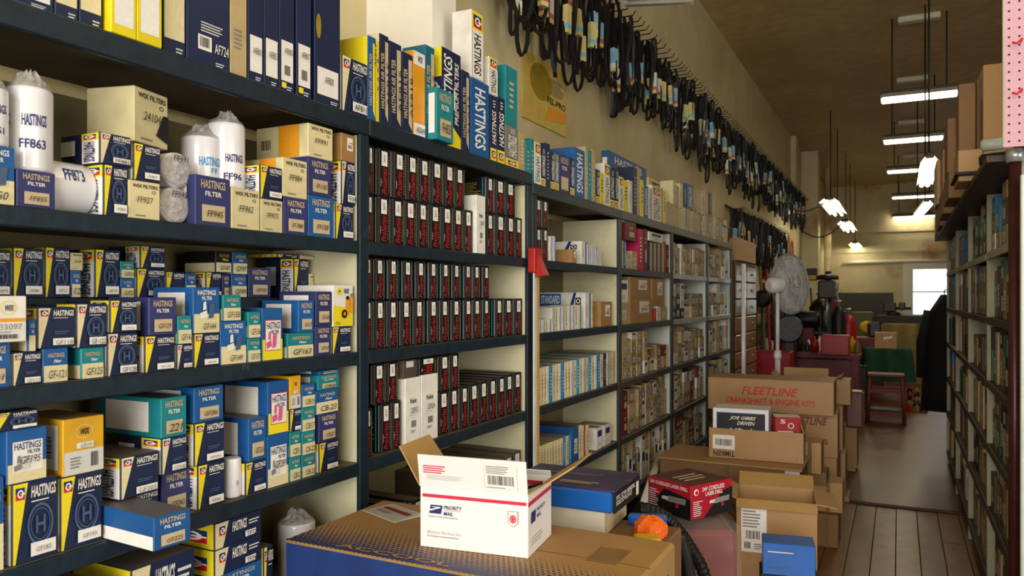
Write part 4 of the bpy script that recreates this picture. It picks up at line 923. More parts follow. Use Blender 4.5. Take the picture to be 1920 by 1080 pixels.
# sagging supply cables from the wall to the left row of lights
for k, (u0, v0, u1, v1, zc, lb) in enumerate(((1496, 365, 1556, 372, 13.4, 'black cable sagging from wall to nearest left-row light'), (1510, 428, 1580, 418, 16.8, 'black cable sagging from wall to middle left-row light'))):
    a, b_ = at(u0, v0, zc), at(u1, v1, zc); a.x = WX + .01
    MB().tube([a.lerp(b_, t / 8) + Vector((0, 0, -.25 * math.sin(math.pi * t / 8))) for t in range(9)], .012, 'chain', 6).build('power_cable', None, label=lb, cat='cable')
# ------------------------------------------------------------------ big carton table and the things on it
mat('kraft_box', 'ab8550', rough=0.6, var=0.05, scale=6, grime=0.12, stain='a4773f', stain_scale=3, stain_lo=.5, stain_hi=.8)
mat('kraft_in', 'b5905a', rough=0.65, var=0.03, grime=0.1); mat('kraft_old', '866340', rough=0.65, var=0.08, grime=0.2, scale=5); mat('kraft_lt', 'b18a5b', rough=0.5, var=0.06, grime=0.1)
mat('box_navy', '1f3c7c', rough=0.5, var=0, scale=12, grime=0.35, stain='5a6a8c', stain_scale=9, stain_lo=.68, stain_hi=.8)
mat('mail_white', 'eceaea', rough=0.45, var=0, grime=0.04); mat('mail_red', 'd42a4a', rough=0.45, var=0, grime=0.05)
mat('tape_clear', 'b08f5a', rough=0.15, var=0, grime=.1, alpha=.45)
BX0, BX1, BY0, BY1, BZ = -1.45, -.52, 1.54, 1.98, .96
bg_ = empty('big_carton', ((BX0 + BX1) / 2, (BY0 + BY1) / 2, 0), 0, 'huge kraft carton with navy front serving as a table', 'carton')
o = MB().box(BX0, BX1, BY0, BY1, 0, BZ, 'kraft_box', bev=.008, mfront='box_navy').build('body', bg_); o.location = -bg_.location
# halftone print fading from the navy front edge over the top: diamonds shrinking with distance
ht = MB(); nx, ny = 62, 15; sx_ = (BX1 - BX0 - .03) / nx; sy_ = .0135
for j in range(ny):
    for i in range(nx):
        x = BX0 + .015 + (i + .5 * (j % 2)) * sx_; y = BY0 + .004 + j * sy_
        lim = 1 - (j / ny); k = .62 * lim + .06 - .25 * max(0, (i / nx - .55))
        if k <= .08: continue
        ht.poly([(x - sx_ * k, y, BZ + .0006), (x, y - sy_ * k, BZ + .0006), (x + sx_ * k, y, BZ + .0006), (x, y + sy_ * k, BZ + .0006)], [(0, 1, 2, 3)], 'box_navy')
o = ht.build('halftone_print', bg_); o.location = -bg_.location
tl = Print(); tl.text('ACCOOL', -.5, 0, .5, 1, 'kraft_box')
o = tl.build('printed_lettering', bg_); o.matrix_basis = Matrix.Translation(-bg_.location) @ T(-1.12, BY0 + .012, BZ + .0008, rx=rad(-90)) @ Matrix.Diagonal((.34, 1, .024, 1))
MB().box(BX0 + .44, BX1, 1.755, 1.760, BZ - .001, BZ + .001, 'kraft_old').build('flap_seam', bg_).location = -bg_.location
MB().box(-.68, -.60, 1.74, 1.86, BZ, BZ + .0012, 'tape_clear').build('tape', bg_).location = -bg_.location
sl = Print(); sl.rect(-.5, 0, .5, 1, 'ink_white'); sl.rect(.3, 0, .5, 1, 'ink_blue'); sl.text('22-138', -.3, .1, .1, .9, 'ink_black', rot=90)
o = sl.build('side_label', bg_); o.matrix_basis = Matrix.Translation(-bg_.location) @ T(BX1, 1.86, BZ - .22, rz=rad(90)) @ Matrix.Diagonal((.10, 1, .16, 1))

def flap(parent, p0, p1, q1, q0, m, th=.004, name='flap', mb_=None):
    """a stiff card flap between hinge p0-p1 and free edge q0-q1"""
    P = [Vector(p) for p in (p0, p1, q1, q0)]; n = (P[1] - P[0]).cross(P[3] - P[0]).normalized() * th
    b = MB(); V = [tuple(p) for p in P] + [tuple(p + n) for p in P]
    b.poly(V, [(3, 2, 1, 0)], m); b.poly(V, [(4, 5, 6, 7)], mb_ or m); b.poly(V, [(0, 1, 5, 4), (1, 2, 6, 5), (2, 3, 7, 6), (3, 0, 4, 7)], m)
    return b.build(name, parent)
def open_box(name, label, w_, d_, h_, M, mo='kraft_lt', mi='kraft_in', cat='carton', th=.005, flaps=(), lid=False):
    """carton standing on M (base centre); open top, wall panels one shell, flaps as parts"""
    g = link_obj(name, None, None, label, cat); g.matrix_world = M
    b = MB(); x, y = w_ / 2, d_ / 2
    b.box(-x, x, -y, -y + th, 0, h_, mo).box(-x, x, y - th, y, 0, h_, mo).box(-x, -x + th, -y + th, y - th, 0, h_, mo).box(x - th, x, -y + th, y - th, 0, h_, mo).box(-x + th, x - th, -y + th, y - th, 0, th, mi)
    b.build('body', g)
    for side, ln, ang, m, mm in flaps:     # ang: 0 = straight up, + = outwards
        a = rad(ang); dz = ln * math.cos(a); do = ln * math.sin(a)
        if side == 'f': flap(g, (-x, -y, h_), (x, -y, h_), (x, -y - do, h_ + dz), (-x, -y - do, h_ + dz), m, mb_=mm)
        if side == 'b': flap(g, (x, y, h_), (-x, y, h_), (-x, y + do, h_ + dz), (x, y + do, h_ + dz), m, mb_=mm)
        if side == 'l': flap(g, (-x, y, h_), (-x, -y, h_), (-x - do, -y + .01, h_ + dz), (-x - do, y - .01, h_ + dz), m, mb_=mm)
        if side == 'r': flap(g, (x, -y, h_), (x, y, h_), (x + do, y - .01, h_ + dz), (x + do, -y + .01, h_ + dz), m, mb_=mm)
    return g
def face(parent, fn, w_, h_, loc, rz=0, rx=0, name='printed_face'):
    p = Print(.0003); fn(p); q = p.build(name, parent); q.location = loc; q.rotation_euler = (rx, 0, rz); q.scale = (w_, 1, h_); return q
# priority mail box
A0 = Vector((-1.095, 1.653)); A1 = Vector((-.807, 1.691)); ang = math.atan2(A1.y - A0.y, A1.x - A0.x)
MW, MD, MH = .29, .20, .155
mc = (A0 + A1) / 2 + Vector((-math.sin(ang), math.cos(ang))) * MD / 2
pm = open_box('mailing_box', 'white postal box with red stripe and open flaps on big carton', MW, MD, MH, T(mc.x, mc.y, BZ + .0012, rz=ang), 'mail_white', 'kraft_in', cat='box', th=.003,
              flaps=[('f', .085, 10, 'mail_white', 'mail_white'), ('l', .115, 34, 'kraft_in', 'mail_white'), ('r', .135, 56, 'kraft_in', 'mail_white'), ('b', .018, -30, 'mail_white', 'mail_white')])
def usps(p):
    p.rect(-.48, .82, .485, .875, 'mail_red')
    p.shape([(-.415, .56), (-.30, .56), (-.285, .70), (-.40, .70)], 'ink_navy'); p.shape([(-.41, .63), (-.30, .665), (-.40, .60)], 'ink_white'); p.shape([(-.395, .675), (-.30, .675), (-.32, .645)], 'ink_white')
    p.text('PRIORITY', -.275, .645, -.10, .705, 'ink_navy', shear=.15); p.rect(-.275, .625, -.10, .630, 'mail_red'); p.text('MAIL', -.275, .545, -.18, .605, 'ink_navy', shear=.15)
    p.text('UNITED STATES POSTAL SERVICE', -.42, .50, -.14, .522, 'ink_grey'); p.text('Medium Flat Rate Box', -.43, .23, -.10, .285, 'ink_pale'); p.text('For Domestic and International Use', -.43, .18, -.13, .205, 'ink_grey')
    p.shape([(.325, .54), (.37, .47), (.415, .54), (.415, .72), (.325, .72)], 'mail_red'); p.shape([(.33, .543), (.37, .478), (.41, .543), (.41, .715), (.33, .715)], 'ink_white'); p.ring(.37, .60, .03, .065, .4, 'mail_red', 12); p.disc(.37, .60, .015, .035, 'mail_red', 8)
face(pm, usps, MW, MH, (0, -MD / 2, 0))
def usps_side(p):
    p.rect(-.5, .80, .48, .87, 'mail_red'); p.shape([(-.40, .50), (-.22, .50), (-.20, .68), (-.38, .68)], 'ink_navy'); p.text('PRIORITY', -.16, .62, .2, .68, 'ink_navy', shear=.15); p.text('MAIL', -.16, .52, .02, .58, 'ink_navy', shear=.15); p.lines(-.4, .14, .2, .3, 3, 'ink_pale')
face(pm, usps_side, MD, MH, (MW / 2, 0, 0), rz=rad(90))
face(pm, lambda p: p.rect(-.48, .84, .48, .92, 'mail_red'), MW, MH, (0, MD / 2 - .003, 0))
def usps_flap(p):
    p.rect(.12, .12, .42, .88, 'ink_pale'); p.rect(.125, .13, .415, .87, 'ink_white'); p.bars(.15, .24, .39, .52, 26); p.lines(.14, .58, .38, .84, 5, 'ink_grey'); p.lines(.14, .15, .38, .2, 1, 'ink_grey'); p.lines(-.45, .45, -.2, .72, 4, 'mail_red'); p.lines(-.42, .25, .0, .42, 4, 'ink_pale')
q = face(pm, usps_flap, MW, .085, (0, -MD / 2 - .0048, MH), rx=rad(10)); 
for s_, yy in ((1, .03), (1, -.02)):
    pass
mat('pen_black', '16161a', rough=.3, var=0)
pn = MB().tube([(0, 0, 0), (.10, .05, .035)], [.005, .004], 'pen_black', 8).build('pen', None, label='black pen sticking up inside the postal box', cat='pen'); pn.location = (mc.x + .045, mc.y - .02, BZ + .125)
# packing-slip envelope
mat('clear_sleeve', 'd6d2c8', rough=0.1, var=0, grime=.15, coat=.6)
pa = on_z(690, 963, BZ); 
sl = MB().box(-.085, .085, -.055, .055, 0, .002, 'clear_sleeve', bev=.0008).build('packing_slip', None, label='clear packing-slip envelope lying left of the postal box', cat='envelope'); sl.location = on_z(738, 962, BZ + .0015); sl.rotation_euler = (0, 0, rad(-20))
face(sl, lambda p: (p.rect(-.42, .55, .4, .8, 'ink_brown'), p.lines(-.4, .2, .2, .45, 3, 'ink_grey')), .15, .08, (0, -.04, .0022), rx=rad(-90))

# ------------------------------------------------------------------ carton behind the big carton carrying books and the socket set
BH = .885
o = MB().box(-1.28, -.60, 2.02, 2.36, 0, BH, 'kraft_old', bev=.005).build('carton', None, label='low brown carton behind the big table carton', cat='carton')
mat('book_white', 'd9d2bf', rough=.6, var=0); mat('pages', 'cbbd98', rough=.8, var=0, scale=3, grime=.2, coords='Object')
cb = empty('parts_catalogue', (-.955, 2.27, BH + .001), rad(3), 'thick off-white paper catalogue under the socket set box', 'book')
MB().box(-.17, .17, -.125, .125, 0, .075, 'pages', bev=.003, mfront='book_white').build('page_block', cb)
MB().box(-.172, .172, -.128, .127, .075, .078, 'book_white').build('cover', cb)
MB().box(-.172, .172, -.128, -.1255, 0, .075, 'book_white').build('spine', cb)
mat('case_blue', '1560b8', rough=.3, var=0, grime=.15, coat=.4); mat('case_top', '3a3560', rough=.35, var=0, scale=9, grime=.4, stain='8a3a50', stain_scale=10, stain_lo=.6, stain_hi=.7); mat('case_end', '15141c', rough=.35, var=0)
ss = empty('socket_set', (-.915, 2.25, BH + .0805), rad(1), 'blue plastic socket set case in printed sleeve on the catalogue', 'tool case')
MB().box(-.168, .168, -.125, .125, 0, .062, 'case_blue', bev=.006).build('case', ss)
MB().box(-.170, .175, -.120, .130, .0625, .068, 'case_top').build('printed_sleeve', ss)
MB().box(.170, .176, -.125, .13, .002, .062, 'case_end').build('sleeve_end', ss)
MB().box(-.10, -.03, -.134, -.1255, .018, .048, 'pen_black', bev=.002).build('latch', ss)
face(ss, lambda p: (p.text('19 PC. 1/2" DR. SAE/METRIC', -.46, .60, .30, .82, 'ink_white'), p.text('SOCKET SET W/CUT-OUT', -.46, .34, .16, .56, 'ink_white'), p.rect(.34, .1, .44, .8, 'ink_white')), .25, .06, (.1762, .0, .002), rz=rad(90))
face(ss, lambda p: (p.lines(-.4, .6, .4, .7, 2, 'ink_grey'), p.lines(-.05, .16, .4, .3, 2, 'ink_beige')), .33, .24, (0, -.12, .0685), rx=rad(-90))
# orange wrapper, blue tube and yellow block beside the catalogue
mat('orange_bag', 'f06a1c', rough=.25, var=0, grime=.2, bump=.6, scale=40); mat('yellow_foam', 'e6b81e', rough=.6, var=0); 
def crumple(name, label, cat, w_, d_, h_, loc, m, rz=0, seed=1, n=9):
    rr = random.Random(seed); b = MB(); P = []; Fc = []
    for k in range(5):
        for q in range(n):
            a = 2 * math.pi * q / n; f = [1.0, 1.06, .92, .6, .15][k] * rr.uniform(.82, 1.12)
            P.append((w_ / 2 * f * math.cos(a), d_ / 2 * f * math.sin(a), h_ * [0, .25, .6, .9, 1][k] * (1 if k == 0 else rr.uniform(.85, 1.1))))
    for k in range(4):
        for q in range(n): Fc.append((k * n + q, k * n + (q + 1) % n, (k + 1) * n + (q + 1) % n, (k + 1) * n + q))
    Fc.append(tuple(4 * n + q for q in range(n))); Fc.append(tuple(range(n))[::-1])
    b.poly(P, Fc, m); o = b.build(name, None, label=label, cat=cat); o.location = loc; o.rotation_euler = (0, 0, rz); return o
crumple('plastic_wrapper', 'crumpled orange plastic wrapper beside the catalogue', 'wrapper', .11, .09, .055, (-.665, 2.25, BH + .001), 'orange_bag', seed=4)
o = MB().box(-.06, .06, -.02, .02, 0, .035, 'case_blue', bev=.01).build('glue_tube', None, label='small blue packet behind the orange wrapper', cat='packet'); o.location = (-.70, 2.33, BH + .001); o.rotation_euler = (0, 0, .3)
o = MB().box(-.035, .035, -.03, .03, 0, .03, 'yellow_foam', bev=.004).build('sponge', None, label='yellow block beside the orange wrapper', cat='sponge'); o.location = (-.64, 2.13, BH + .001); o.rotation_euler = (0, 0, .5)

# ------------------------------------------------------------------ vacuum with black hose, plastic-wrapped red machine, drill box
mat('hose_black', '131315', rough=.45, var=0, grime=.2); mat('machine_red', '7a1d1e', rough=.35, var=0, grime=.3); mat('poly_film', 'efe9e4', rough=.12, var=0, grime=.1, alpha=.10, bump=.9, scale=14, coat=.3); mat('vac_dark', '2a2522', rough=.6, var=0)
wm = empty('wrapped_machine', (-.78, 3.22, 0), rad(24), 'dark red machine under a loose clear plastic sheet', 'machine')
MB().box(-.16, .16, -.15, .15, 0, .66, 'machine_red', bev=.02).build('housing', wm)
rr = random.Random(3); b = MB(); n = 28; P = []; Fc = []
for k, (z, f) in enumerate(((0.0, 1.28), (.15, 1.18), (.35, 1.14), (.55, 1.08), (.68, 1.04), (.70, .6))):
    for q in range(n):
        a = 2 * math.pi * q / n; c, s_ = math.cos(a), math.sin(a); sq = 1 / max(abs(c), abs(s_)); w2 = .165 * f * sq * .97 + rr.uniform(-.004, .012)
        P.append((w2 * c, w2 * s_ * .95, z))
for k in range(5):
    for q in range(n): Fc.append((k * n + q, k * n + (q + 1) % n, (k + 1) * n + (q + 1) % n, (k + 1) * n + q))
b.poly(P, Fc, 'poly_film', True); b.build('plastic_sheet', wm)
mat('drill_red', 'b01c30', rough=.35, var=0, grime=.1); mat('drill_top', '5a3a38', rough=.5, var=0, grime=.3)
db = empty('drill_box', (-.78, 3.20, .712), rad(62), 'red and black boxed cordless drill on the wrapped machine', 'box')
DW, DD, DH = .25, .235, .135
MB().box(-DW / 2, DW / 2, -DD / 2, DD / 2, 0, DH, 'drill_red', bev=.002, mtop='drill_top').build('body', db)
def drill(p, x, z, s_):
    p.shape([(x, z + .10 * s_), (x + .40 * s_, z + .12 * s_), (x + .42 * s_, z + .30 * s_), (x + .02 * s_, z + .28 * s_)], 'ink_grey'); p.shape([(x - .14 * s_, z + .15 * s_), (x, z + .13 * s_), (x + .02 * s_, z + .25 * s_), (x - .12 * s_, z + .24 * s_)], 'ink_pale')
    p.shape([(x + .24 * s_, z - .22 * s_), (x + .38 * s_, z - .24 * s_), (x + .42 * s_, z + .12 * s_), (x + .26 * s_, z + .12 * s_)], 'ink_black'); p.shape([(x + .18 * s_, z - .02 * s_), (x + .25 * s_, z - .02 * s_), (x + .25 * s_, z + .1 * s_), (x + .2 * s_, z + .1 * s_)], 'ink_red')
face(db, lambda p: (p.shape([(-.2, 0), (.5, 0), (.5, .78), (.25, .68)], 'ink_black'), p.text('24V CORDLESS', -.24, .78, .30, .91, 'ink_white'), p.text('LASER DRILL', -.16, .63, .26, .75, 'ink_white'), drill(p, 0.05, .26, .9), p.lines(-.46, .1, -.22, .56, 8, 'ink_pale'), p.disc(-.39, .80, .06, .1, 'ink_white', 10), p.disc(-.38, .79, .04, .07, 'ink_red', 8)), DW, DH, (0, -DD / 2 - .0005, 0))
face(db, lambda p: (p.shape([(-.5, 0), (.5, 0), (.5, .6), (-.1, .75)], 'ink_black'), p.text('24V CORDLESS LASER DRILL', -.44, .82, .44, .93, 'ink_white'), drill(p, -.02, .28, 1.0), p.lines(-.46, .1, -.2, .7, 9, 'ink_pale')), DD, DH, (-DW / 2 - .0005, 0, 0), rz=rad(-90))
face(db, lambda p: p.lines(-.3, .3, .4, .7, 3, 'ink_beige'), DW, DD, (0, -DD / 2, DH + .0005), rx=rad(-90))
# ribbed hose: from the carton edge, arching down to the floor
hs = [at(u, v, z) for u, v, z in ((1186, 950, 2.62), (1235, 960, 2.66), (1266, 985, 2.68), (1292, 1022, 2.68), (1318, 1065, 2.66), (1330, 1120, 2.66), (1332, 1300, 2.66), (1332, 1420, 2.66))]
path = []
for i in range(len(hs) - 1):
    for t in range(10): path.append(hs[i].lerp(hs[i + 1], t / 10))
path = [sum(path[max(0, i - 4):i + 5], Vector()) / len(path[max(0, i - 4):i + 5]) for i in range(len(path))]
path = [p for p in path if p.z > .03]
MB().tube(path, [.020 + .004 * (i % 2) for i in range(len(path))], 'hose_black', 10, smooth=False).build('vacuum_hose', None, label='black ribbed vacuum hose arching in front of wrapped machine', cat='hose')
hs = [at(u, v, 2.5) for u, v in ((1272, 1000), (1284, 1040), (1292, 1085), (1298, 1300))]
path = [hs[i].lerp(hs[i + 1], t / 8) for i in range(3) for t in range(8)]
MB().tube([p for p in path if p.z > .03], .024, 'hose_black', 10).build('vacuum_tube', None, label='straight black vacuum tube beside the ribbed hose', cat='tube')
# leaning white cardboard tube
o = MB().tube([on_x(1203, 955, -1.22), on_x(1238, 850, -1.36)], .022, 'mail_white', 12).build('cardboard_tube', None, label='white cardboard tube leaning against the fourth bay', cat='tube')

# ------------------------------------------------------------------ cartons stacked along the aisle
def box_at(name, label, u0, u1, v_top, v_bot, zc, d_, z0=None, m='kraft_lt', rz=0, cat='carton', mtop=None, bev=.003):
    """closed carton whose front centre is at depth zc; z0: what it stands on"""
    a = at((u0 + u1) / 2, v_bot, zc); w_ = (u1 - u0) * zc / F / max(.4, math.cos(rz - YAW)); h_ = (v_bot - v_top) * zc / F
    z = a.z if z0 is None else z0
    h_ = h_ if z0 is None else max(.03, a.z + h_ - z0)
    o = MB().box(-w_ / 2, w_ / 2, 0, d_, 0, h_, m, bev=bev, mtop=mtop).build(name, None, label=label, cat=cat)
    o.location = (a.x, a.y, z + .001); o.rotation_euler = (0, 0, rz)
    o['wh'] = (w_, h_); del o['wh']
    return o, w_, h_
# nearest labelled carton with open flaps, on another carton
o, w_, h_ = box_at('carton', 'squat brown carton under the labelled open carton', 1386, 1526, 1100, 1190, 3.6, .30, 0, 'kraft_old', rz=rad(8))
zt = o.location.z + h_
aa = at(1455, 940, 3.62)
ob = open_box('carton', 'open brown carton with white shipping label beside the aisle', .36, .30, aa.z - zt, T(aa.x - .02, aa.y + .15, zt + .001, rz=rad(8)), 'kraft_lt', 'kraft_in', flaps=[('f', .06, 118, 'kraft_in', 'kraft_lt'), ('l', .07, 70, 'kraft_in', 'kraft_lt'), ('b', .10, 62, 'kraft_in', 'kraft_lt'), ('r', .09, 100, 'kraft_in', 'kraft_lt')])
HB = aa.z - zt
face(ob, lambda p: (p.rect(-.44, .36, -.12, .92, 'ink_white'), p.lines(-.42, .66, -.16, .88, 6, 'ink_grey'), p.bars(-.38, .52, -.2, .62, 10), p.bars(-.40, .40, -.32, .48, 6), p.lines(-.28, .4, -.16, .48, 3, 'ink_grey')), .36, HB, (0, -.15, 0))
mat('crate_dark', '2b2622', rough=.7, var=0)
o, w_, h_ = box_at('dark_crate', 'dark crate on the floor under the small blue box', 1430, 1530, 1082, 1220, 3.15, .16, 0, 'crate_dark', rz=rad(10))
zt = o.location.z + h_
o, w_, h_ = box_at('blue_box', 'glossy blue box in front of the labelled carton', 1434, 1524, 1022, 1084, 3.15, .14, zt, 'case_blue', rz=rad(10), cat='box')
face(o, lambda p: (p.lines(-.4, .72, .3, .80, 1, 'ink_pale'), p.lines(-.4, .2, .1, .3, 2, 'ink_ring')), w_, h_, (0, -.0005, 0))
# lower cartons carrying the long one
o, w_, h_ = box_at('carton', 'big amber carton with dark print beneath the long open carton', 1262, 1490, 945, 1150, 4.45, .40, 0, 'kraft_old')
z1 = o.location.z + h_
face(o, lambda p: (p.rect(-.5, .62, .5, .70, 'ink_black'), p.text('COMPLETE', .0, .5, .28, .57, 'ink_black'), p.text('ROTATOR', .0, .38, .34, .47, 'ink_black')), w_, h_, (0, -.0005, 0))
o, w_, h_ = box_at('long_carton', 'long dented brown carton beneath the open bearing carton', 1248, 1478, 872, 945, 4.45, .42, z1, 'kraft_old', rz=0)
z2 = o.location.z + h_
MB().box(-w_ / 2 - .01, w_ / 2 + .012, -.01, .43, h_, h_ + .012, 'kraft_lt', bev=.002).build('lid_edge', o)
MB().box(-.012, .012, -.002, .0, 0, h_, 'tape_clear').build('tape', o)
face(o, lambda p: p.rect(.40, 0, .5, 1, 'ink_pale'), w_, h_, (0, -.0008, 0))
z2 += .014
a = at(1412, 880, 4.5)
tb = open_box('open_carton', 'open brown bearing carton holding oil and parts boxes', .53, .30, .175, T(a.x, a.y + .16, z2 + .001, rz=rad(4)), 'kraft_lt', 'kraft_in', flaps=[('r', .05, -20, 'kraft_in', 'kraft_in')])
face(tb, lambda p: (p.rect(-.46, .30, -.22, .78, 'ink_white'), p.bars(-.43, .42, -.25, .64, 22), p.text('TIMKEN', -.45, .06, -.22, .24, 'ink_black', rot=180), p.rect(.3, .86, .44, .88, 'ink_grey'), p.rect(.42, .1, .44, .2, 'ink_grey')), .53, .175, (0, -.15, 0))
# boxes standing in the bearing carton
jb = empty('oil_box', (a.x - .085, a.y + .13, z2 + .008), rad(4), 'white box with black printed panel standing in open carton', 'box')
MB().box(-.16, .16, -.10, .10, 0, .285, 'mail_white', bev=.003).build('body', jb)
face(jb, lambda p: (p.rect(-.43, .1, .44, .92, 'ink_blue'), p.rect(-.42, .1, .43, .905, 'ink_black'), p.text('JOE GIBBS', -.2, .76, .28, .85, 'ink_white', shear=.25), p.text('DRIVEN', -.06, .67, .26, .745, 'ink_white', shear=.25), p.text('HR-4', -.18, .48, .22, .60, 'ink_white')), .32, .285, (0, -.1005, 0))
rb = empty('red_box', (a.x + .165, a.y + .16, z2 + .008), rad(16), 'red and white printed box at the right of open carton', 'box')
MB().box(-.075, .075, -.07, .07, 0, .245, 'red', bev=.003, mtop='mail_white').build('body', rb)
face(rb, lambda p: (p.ring(.1, .8, .12, .07, .3, 'ink_white', 12), p.text('S', -.3, .85, -.1, .95, 'ink_white'), p.lines(-.4, .6, .3, .7, 2, 'ink_white')), .15, .245, (0, -.0705, 0))
# fleetline carton on its stack
o, w_, h_ = box_at('carton', 'brown carton at the base of the rear stack', 1345, 1545, 930, 960, 5.75, .40, 0, 'kraft_old', rz=rad(0)); zq = o.location.z + h_
o, w_, h_ = box_at('carton', 'middle brown carton of the rear stack', 1350, 1548, 850, 930, 5.72, .40, zq, 'kraft_lt', rz=0); zq = o.location.z + h_
o, w_, h_ = box_at('carton', 'brown engine-kit carton with red print under the long lettered one', 1360, 1552, 770, 850, 5.70, .40, zq, 'kraft_lt', rz=rad(2)); zq = o.location.z + h_
face(o, lambda p: (p.text('FLEETLINE', .1, .72, .42, .90, 'ink_brown', shear=.2), p.text('ENGINE KITS', .05, .3, .42, .42, 'ink_brown')), w_, h_, (0, -.0008, 0))
o, w_, h_ = box_at('lettered_carton', 'long brown carton with red lettering on top of the stack', 1340, 1543, 712, 770, 5.6, .36, zq, 'kraft_lt', rz=rad(1))
face(o, lambda p: (p.text('FLEETLINE', -.22, .52, .23, .76, 'ink_red', shear=.2), p.text('CRANKSHAFT & ENGINE KITS', -.35, .24, .36, .42, 'ink_red')), w_, h_, (0, -.0008, 0))
MB().box(-.03, .03, .0, .06, h_, h_ + .001, 'yellow').build('sticker', o)
zf = o.location.z + h_
# aisle-side smaller cartons
def stackbox(label, u0, u1, vt, vb, zc, d_, z0, m='kraft_lt', rz=0.0, tape=True, name='carton'):
    o, w_, h_ = box_at(name, label, u0, u1, vt, vb, zc, d_, z0, m, rz)
    if tape: MB().box(-.012, .012, -.001, .0, 0, h_, 'tape_clear').build('tape', o)
    return o.location.z + h_
z = stackbox('dark brown carton low at the aisle edge beside the labelled carton', 1532, 1568, 965, 1040, 4.9, .22, 0, 'kraft_old')
z = stackbox('small brown carton with flap toward the aisle', 1530, 1575, 905, 965, 4.95, .2, z)
z = stackbox('flat brown carton below the rounded one', 1500, 1545, 885, 905, 4.9, .2, z, 'kraft_old')
z = stackbox('tall brown carton beside the open bearing carton', 1500, 1536, 830, 885, 4.85, .2, z)
z0 = stackbox('brown carton on the floor behind the aisle-edge pile', 1548, 1588, 930, 985, 6.0, .25, 0)
z0 = stackbox('tall taped brown carton at the aisle edge', 1552, 1582, 850, 930, 6.0, .25, z0)
z0 = stackbox('glossy taped carton right of the red-print carton', 1556, 1578, 762, 850, 6.1, .25, z0)
z0 = stackbox('open brown carton with white boxes at the right of the top', 1548, 1590, 712, 762, 6.2, .22, z0, tape=False)
z = stackbox('brown carton behind on the floor, right of the fan', 1560, 1600, 880, 905, 7.0, .3, 0.013)
z = stackbox('brown carton carrying the maroon wrapped bundle', 1556, 1602, 800, 880, 7.0, .3, z)
o, w_, h_ = box_at('wrapped_bundle', 'maroon bundle in shiny plastic film at the aisle side', 1588, 1616, 735, 800, 6.9, .2, z - .001, 'machine_red', cat='bundle', bev=.02)
MB().box(-w_ / 2 - .004, w_ / 2 + .004, -.004, .204, .001, h_ + .004, 'poly_film', bev=.02).build('film', o)
# open carton with raised pale flap behind the lettered one
a = at(1500, 716, 6.4)
o = MB().box(-.18, .18, -.15, .15, 0, .66, 'kraft_old', bev=.003).build('carton', None, label='brown carton hidden low behind the lettered carton', cat='carton'); o.location = (a.x + .02, a.y + .10, .001)
open_box('open_carton', 'open brown carton with raised flaps behind the lettered one', .36, .30, a.z - .665, T(a.x + .02, a.y + .10, .663), 'kraft_lt', 'kraft_in', flaps=[('r', .14, 60, 'kraft_in', 'mail_white'), ('b', .10, 10, 'kraft_in', 'kraft_lt'), ('l', .10, 40, 'kraft_in', 'kraft_lt')])
# ------------------------------------------------------------------ right-hand rack
RX = .41
RL = [EYE + .225, EYE - .106, EYE - .434, EYE - .76, EYE - 1.085, .14]; RTOP = EYE + .53
RYs = [3.57, 4.69, 5.90, 7.14, 8.40]
mat('rack_right', 'b9b79c', rough=.55, var=.04, grime=.25, scale=5); mat('rack_right_board', '4a4038', rough=.55, var=.04, grime=.3); mat('pole_maroon', '4a2622', rough=.35, var=0, metal=.3, grime=.3)
rr_ = empty('shelving_rack', (RX + .18, 6.0, 0), 0, 'dim shelving rack crammed with parts along the right of the aisle', 'shelf')
def rput(name, mb, parent=None):
    o = mb.build(name, parent or rr_)
    if parent is None: o.location = -rr_.location
    return o
for y in RYs: rput('upright', MB().box(RX, RX + .36, y - .018, y + .018, 0, RTOP, 'rack_right', bev=.002))
for i in range(4):
    for k, z in enumerate(RL):
        s_ = rput('shelf', MB().box(RX + .012, RX + .345, RYs[i] + .02, RYs[i + 1] - .02, z - .022, z, 'rack_right_board'))
        MB().box(RX - .004, RX + .011, RYs[i] + .02, RYs[i + 1] - .02, z - .036, z, 'rack_right' if k == 0 else 'rack_right_board', bev=.002).build('edge_strip', s_)
rput('top_board', MB().box(RX - .10, RX + .36, RYs[0] - .02, RYs[-1] + .02, RTOP, RTOP + .025, 'rack_right_board'))
rput('back_panel', MB().box(RX + .348, RX + .36, RYs[0] + .02, RYs[-1] - .02, .05, RTOP - .001, 'rack_right_board'))
pools = [['PTd', 'BW', 'PT', 'BK', 'PWh', 'SKb', 'PTd'], ['BW', 'PTd', 'BK', 'BW', 'PT', 'GR'], ['PTd', 'BL', 'PT', 'SKb', 'PTd', 'BW'], ['PTd', 'PT', 'BL', 'BW', 'PTd', 'PWh']]
RSH = ['top shelf', 'second shelf', 'third shelf', 'fourth shelf', 'fifth shelf', 'lowest shelf']
RBAY = ['first right-hand bay', 'second right-hand bay', 'third right-hand bay', 'fourth right-hand bay']
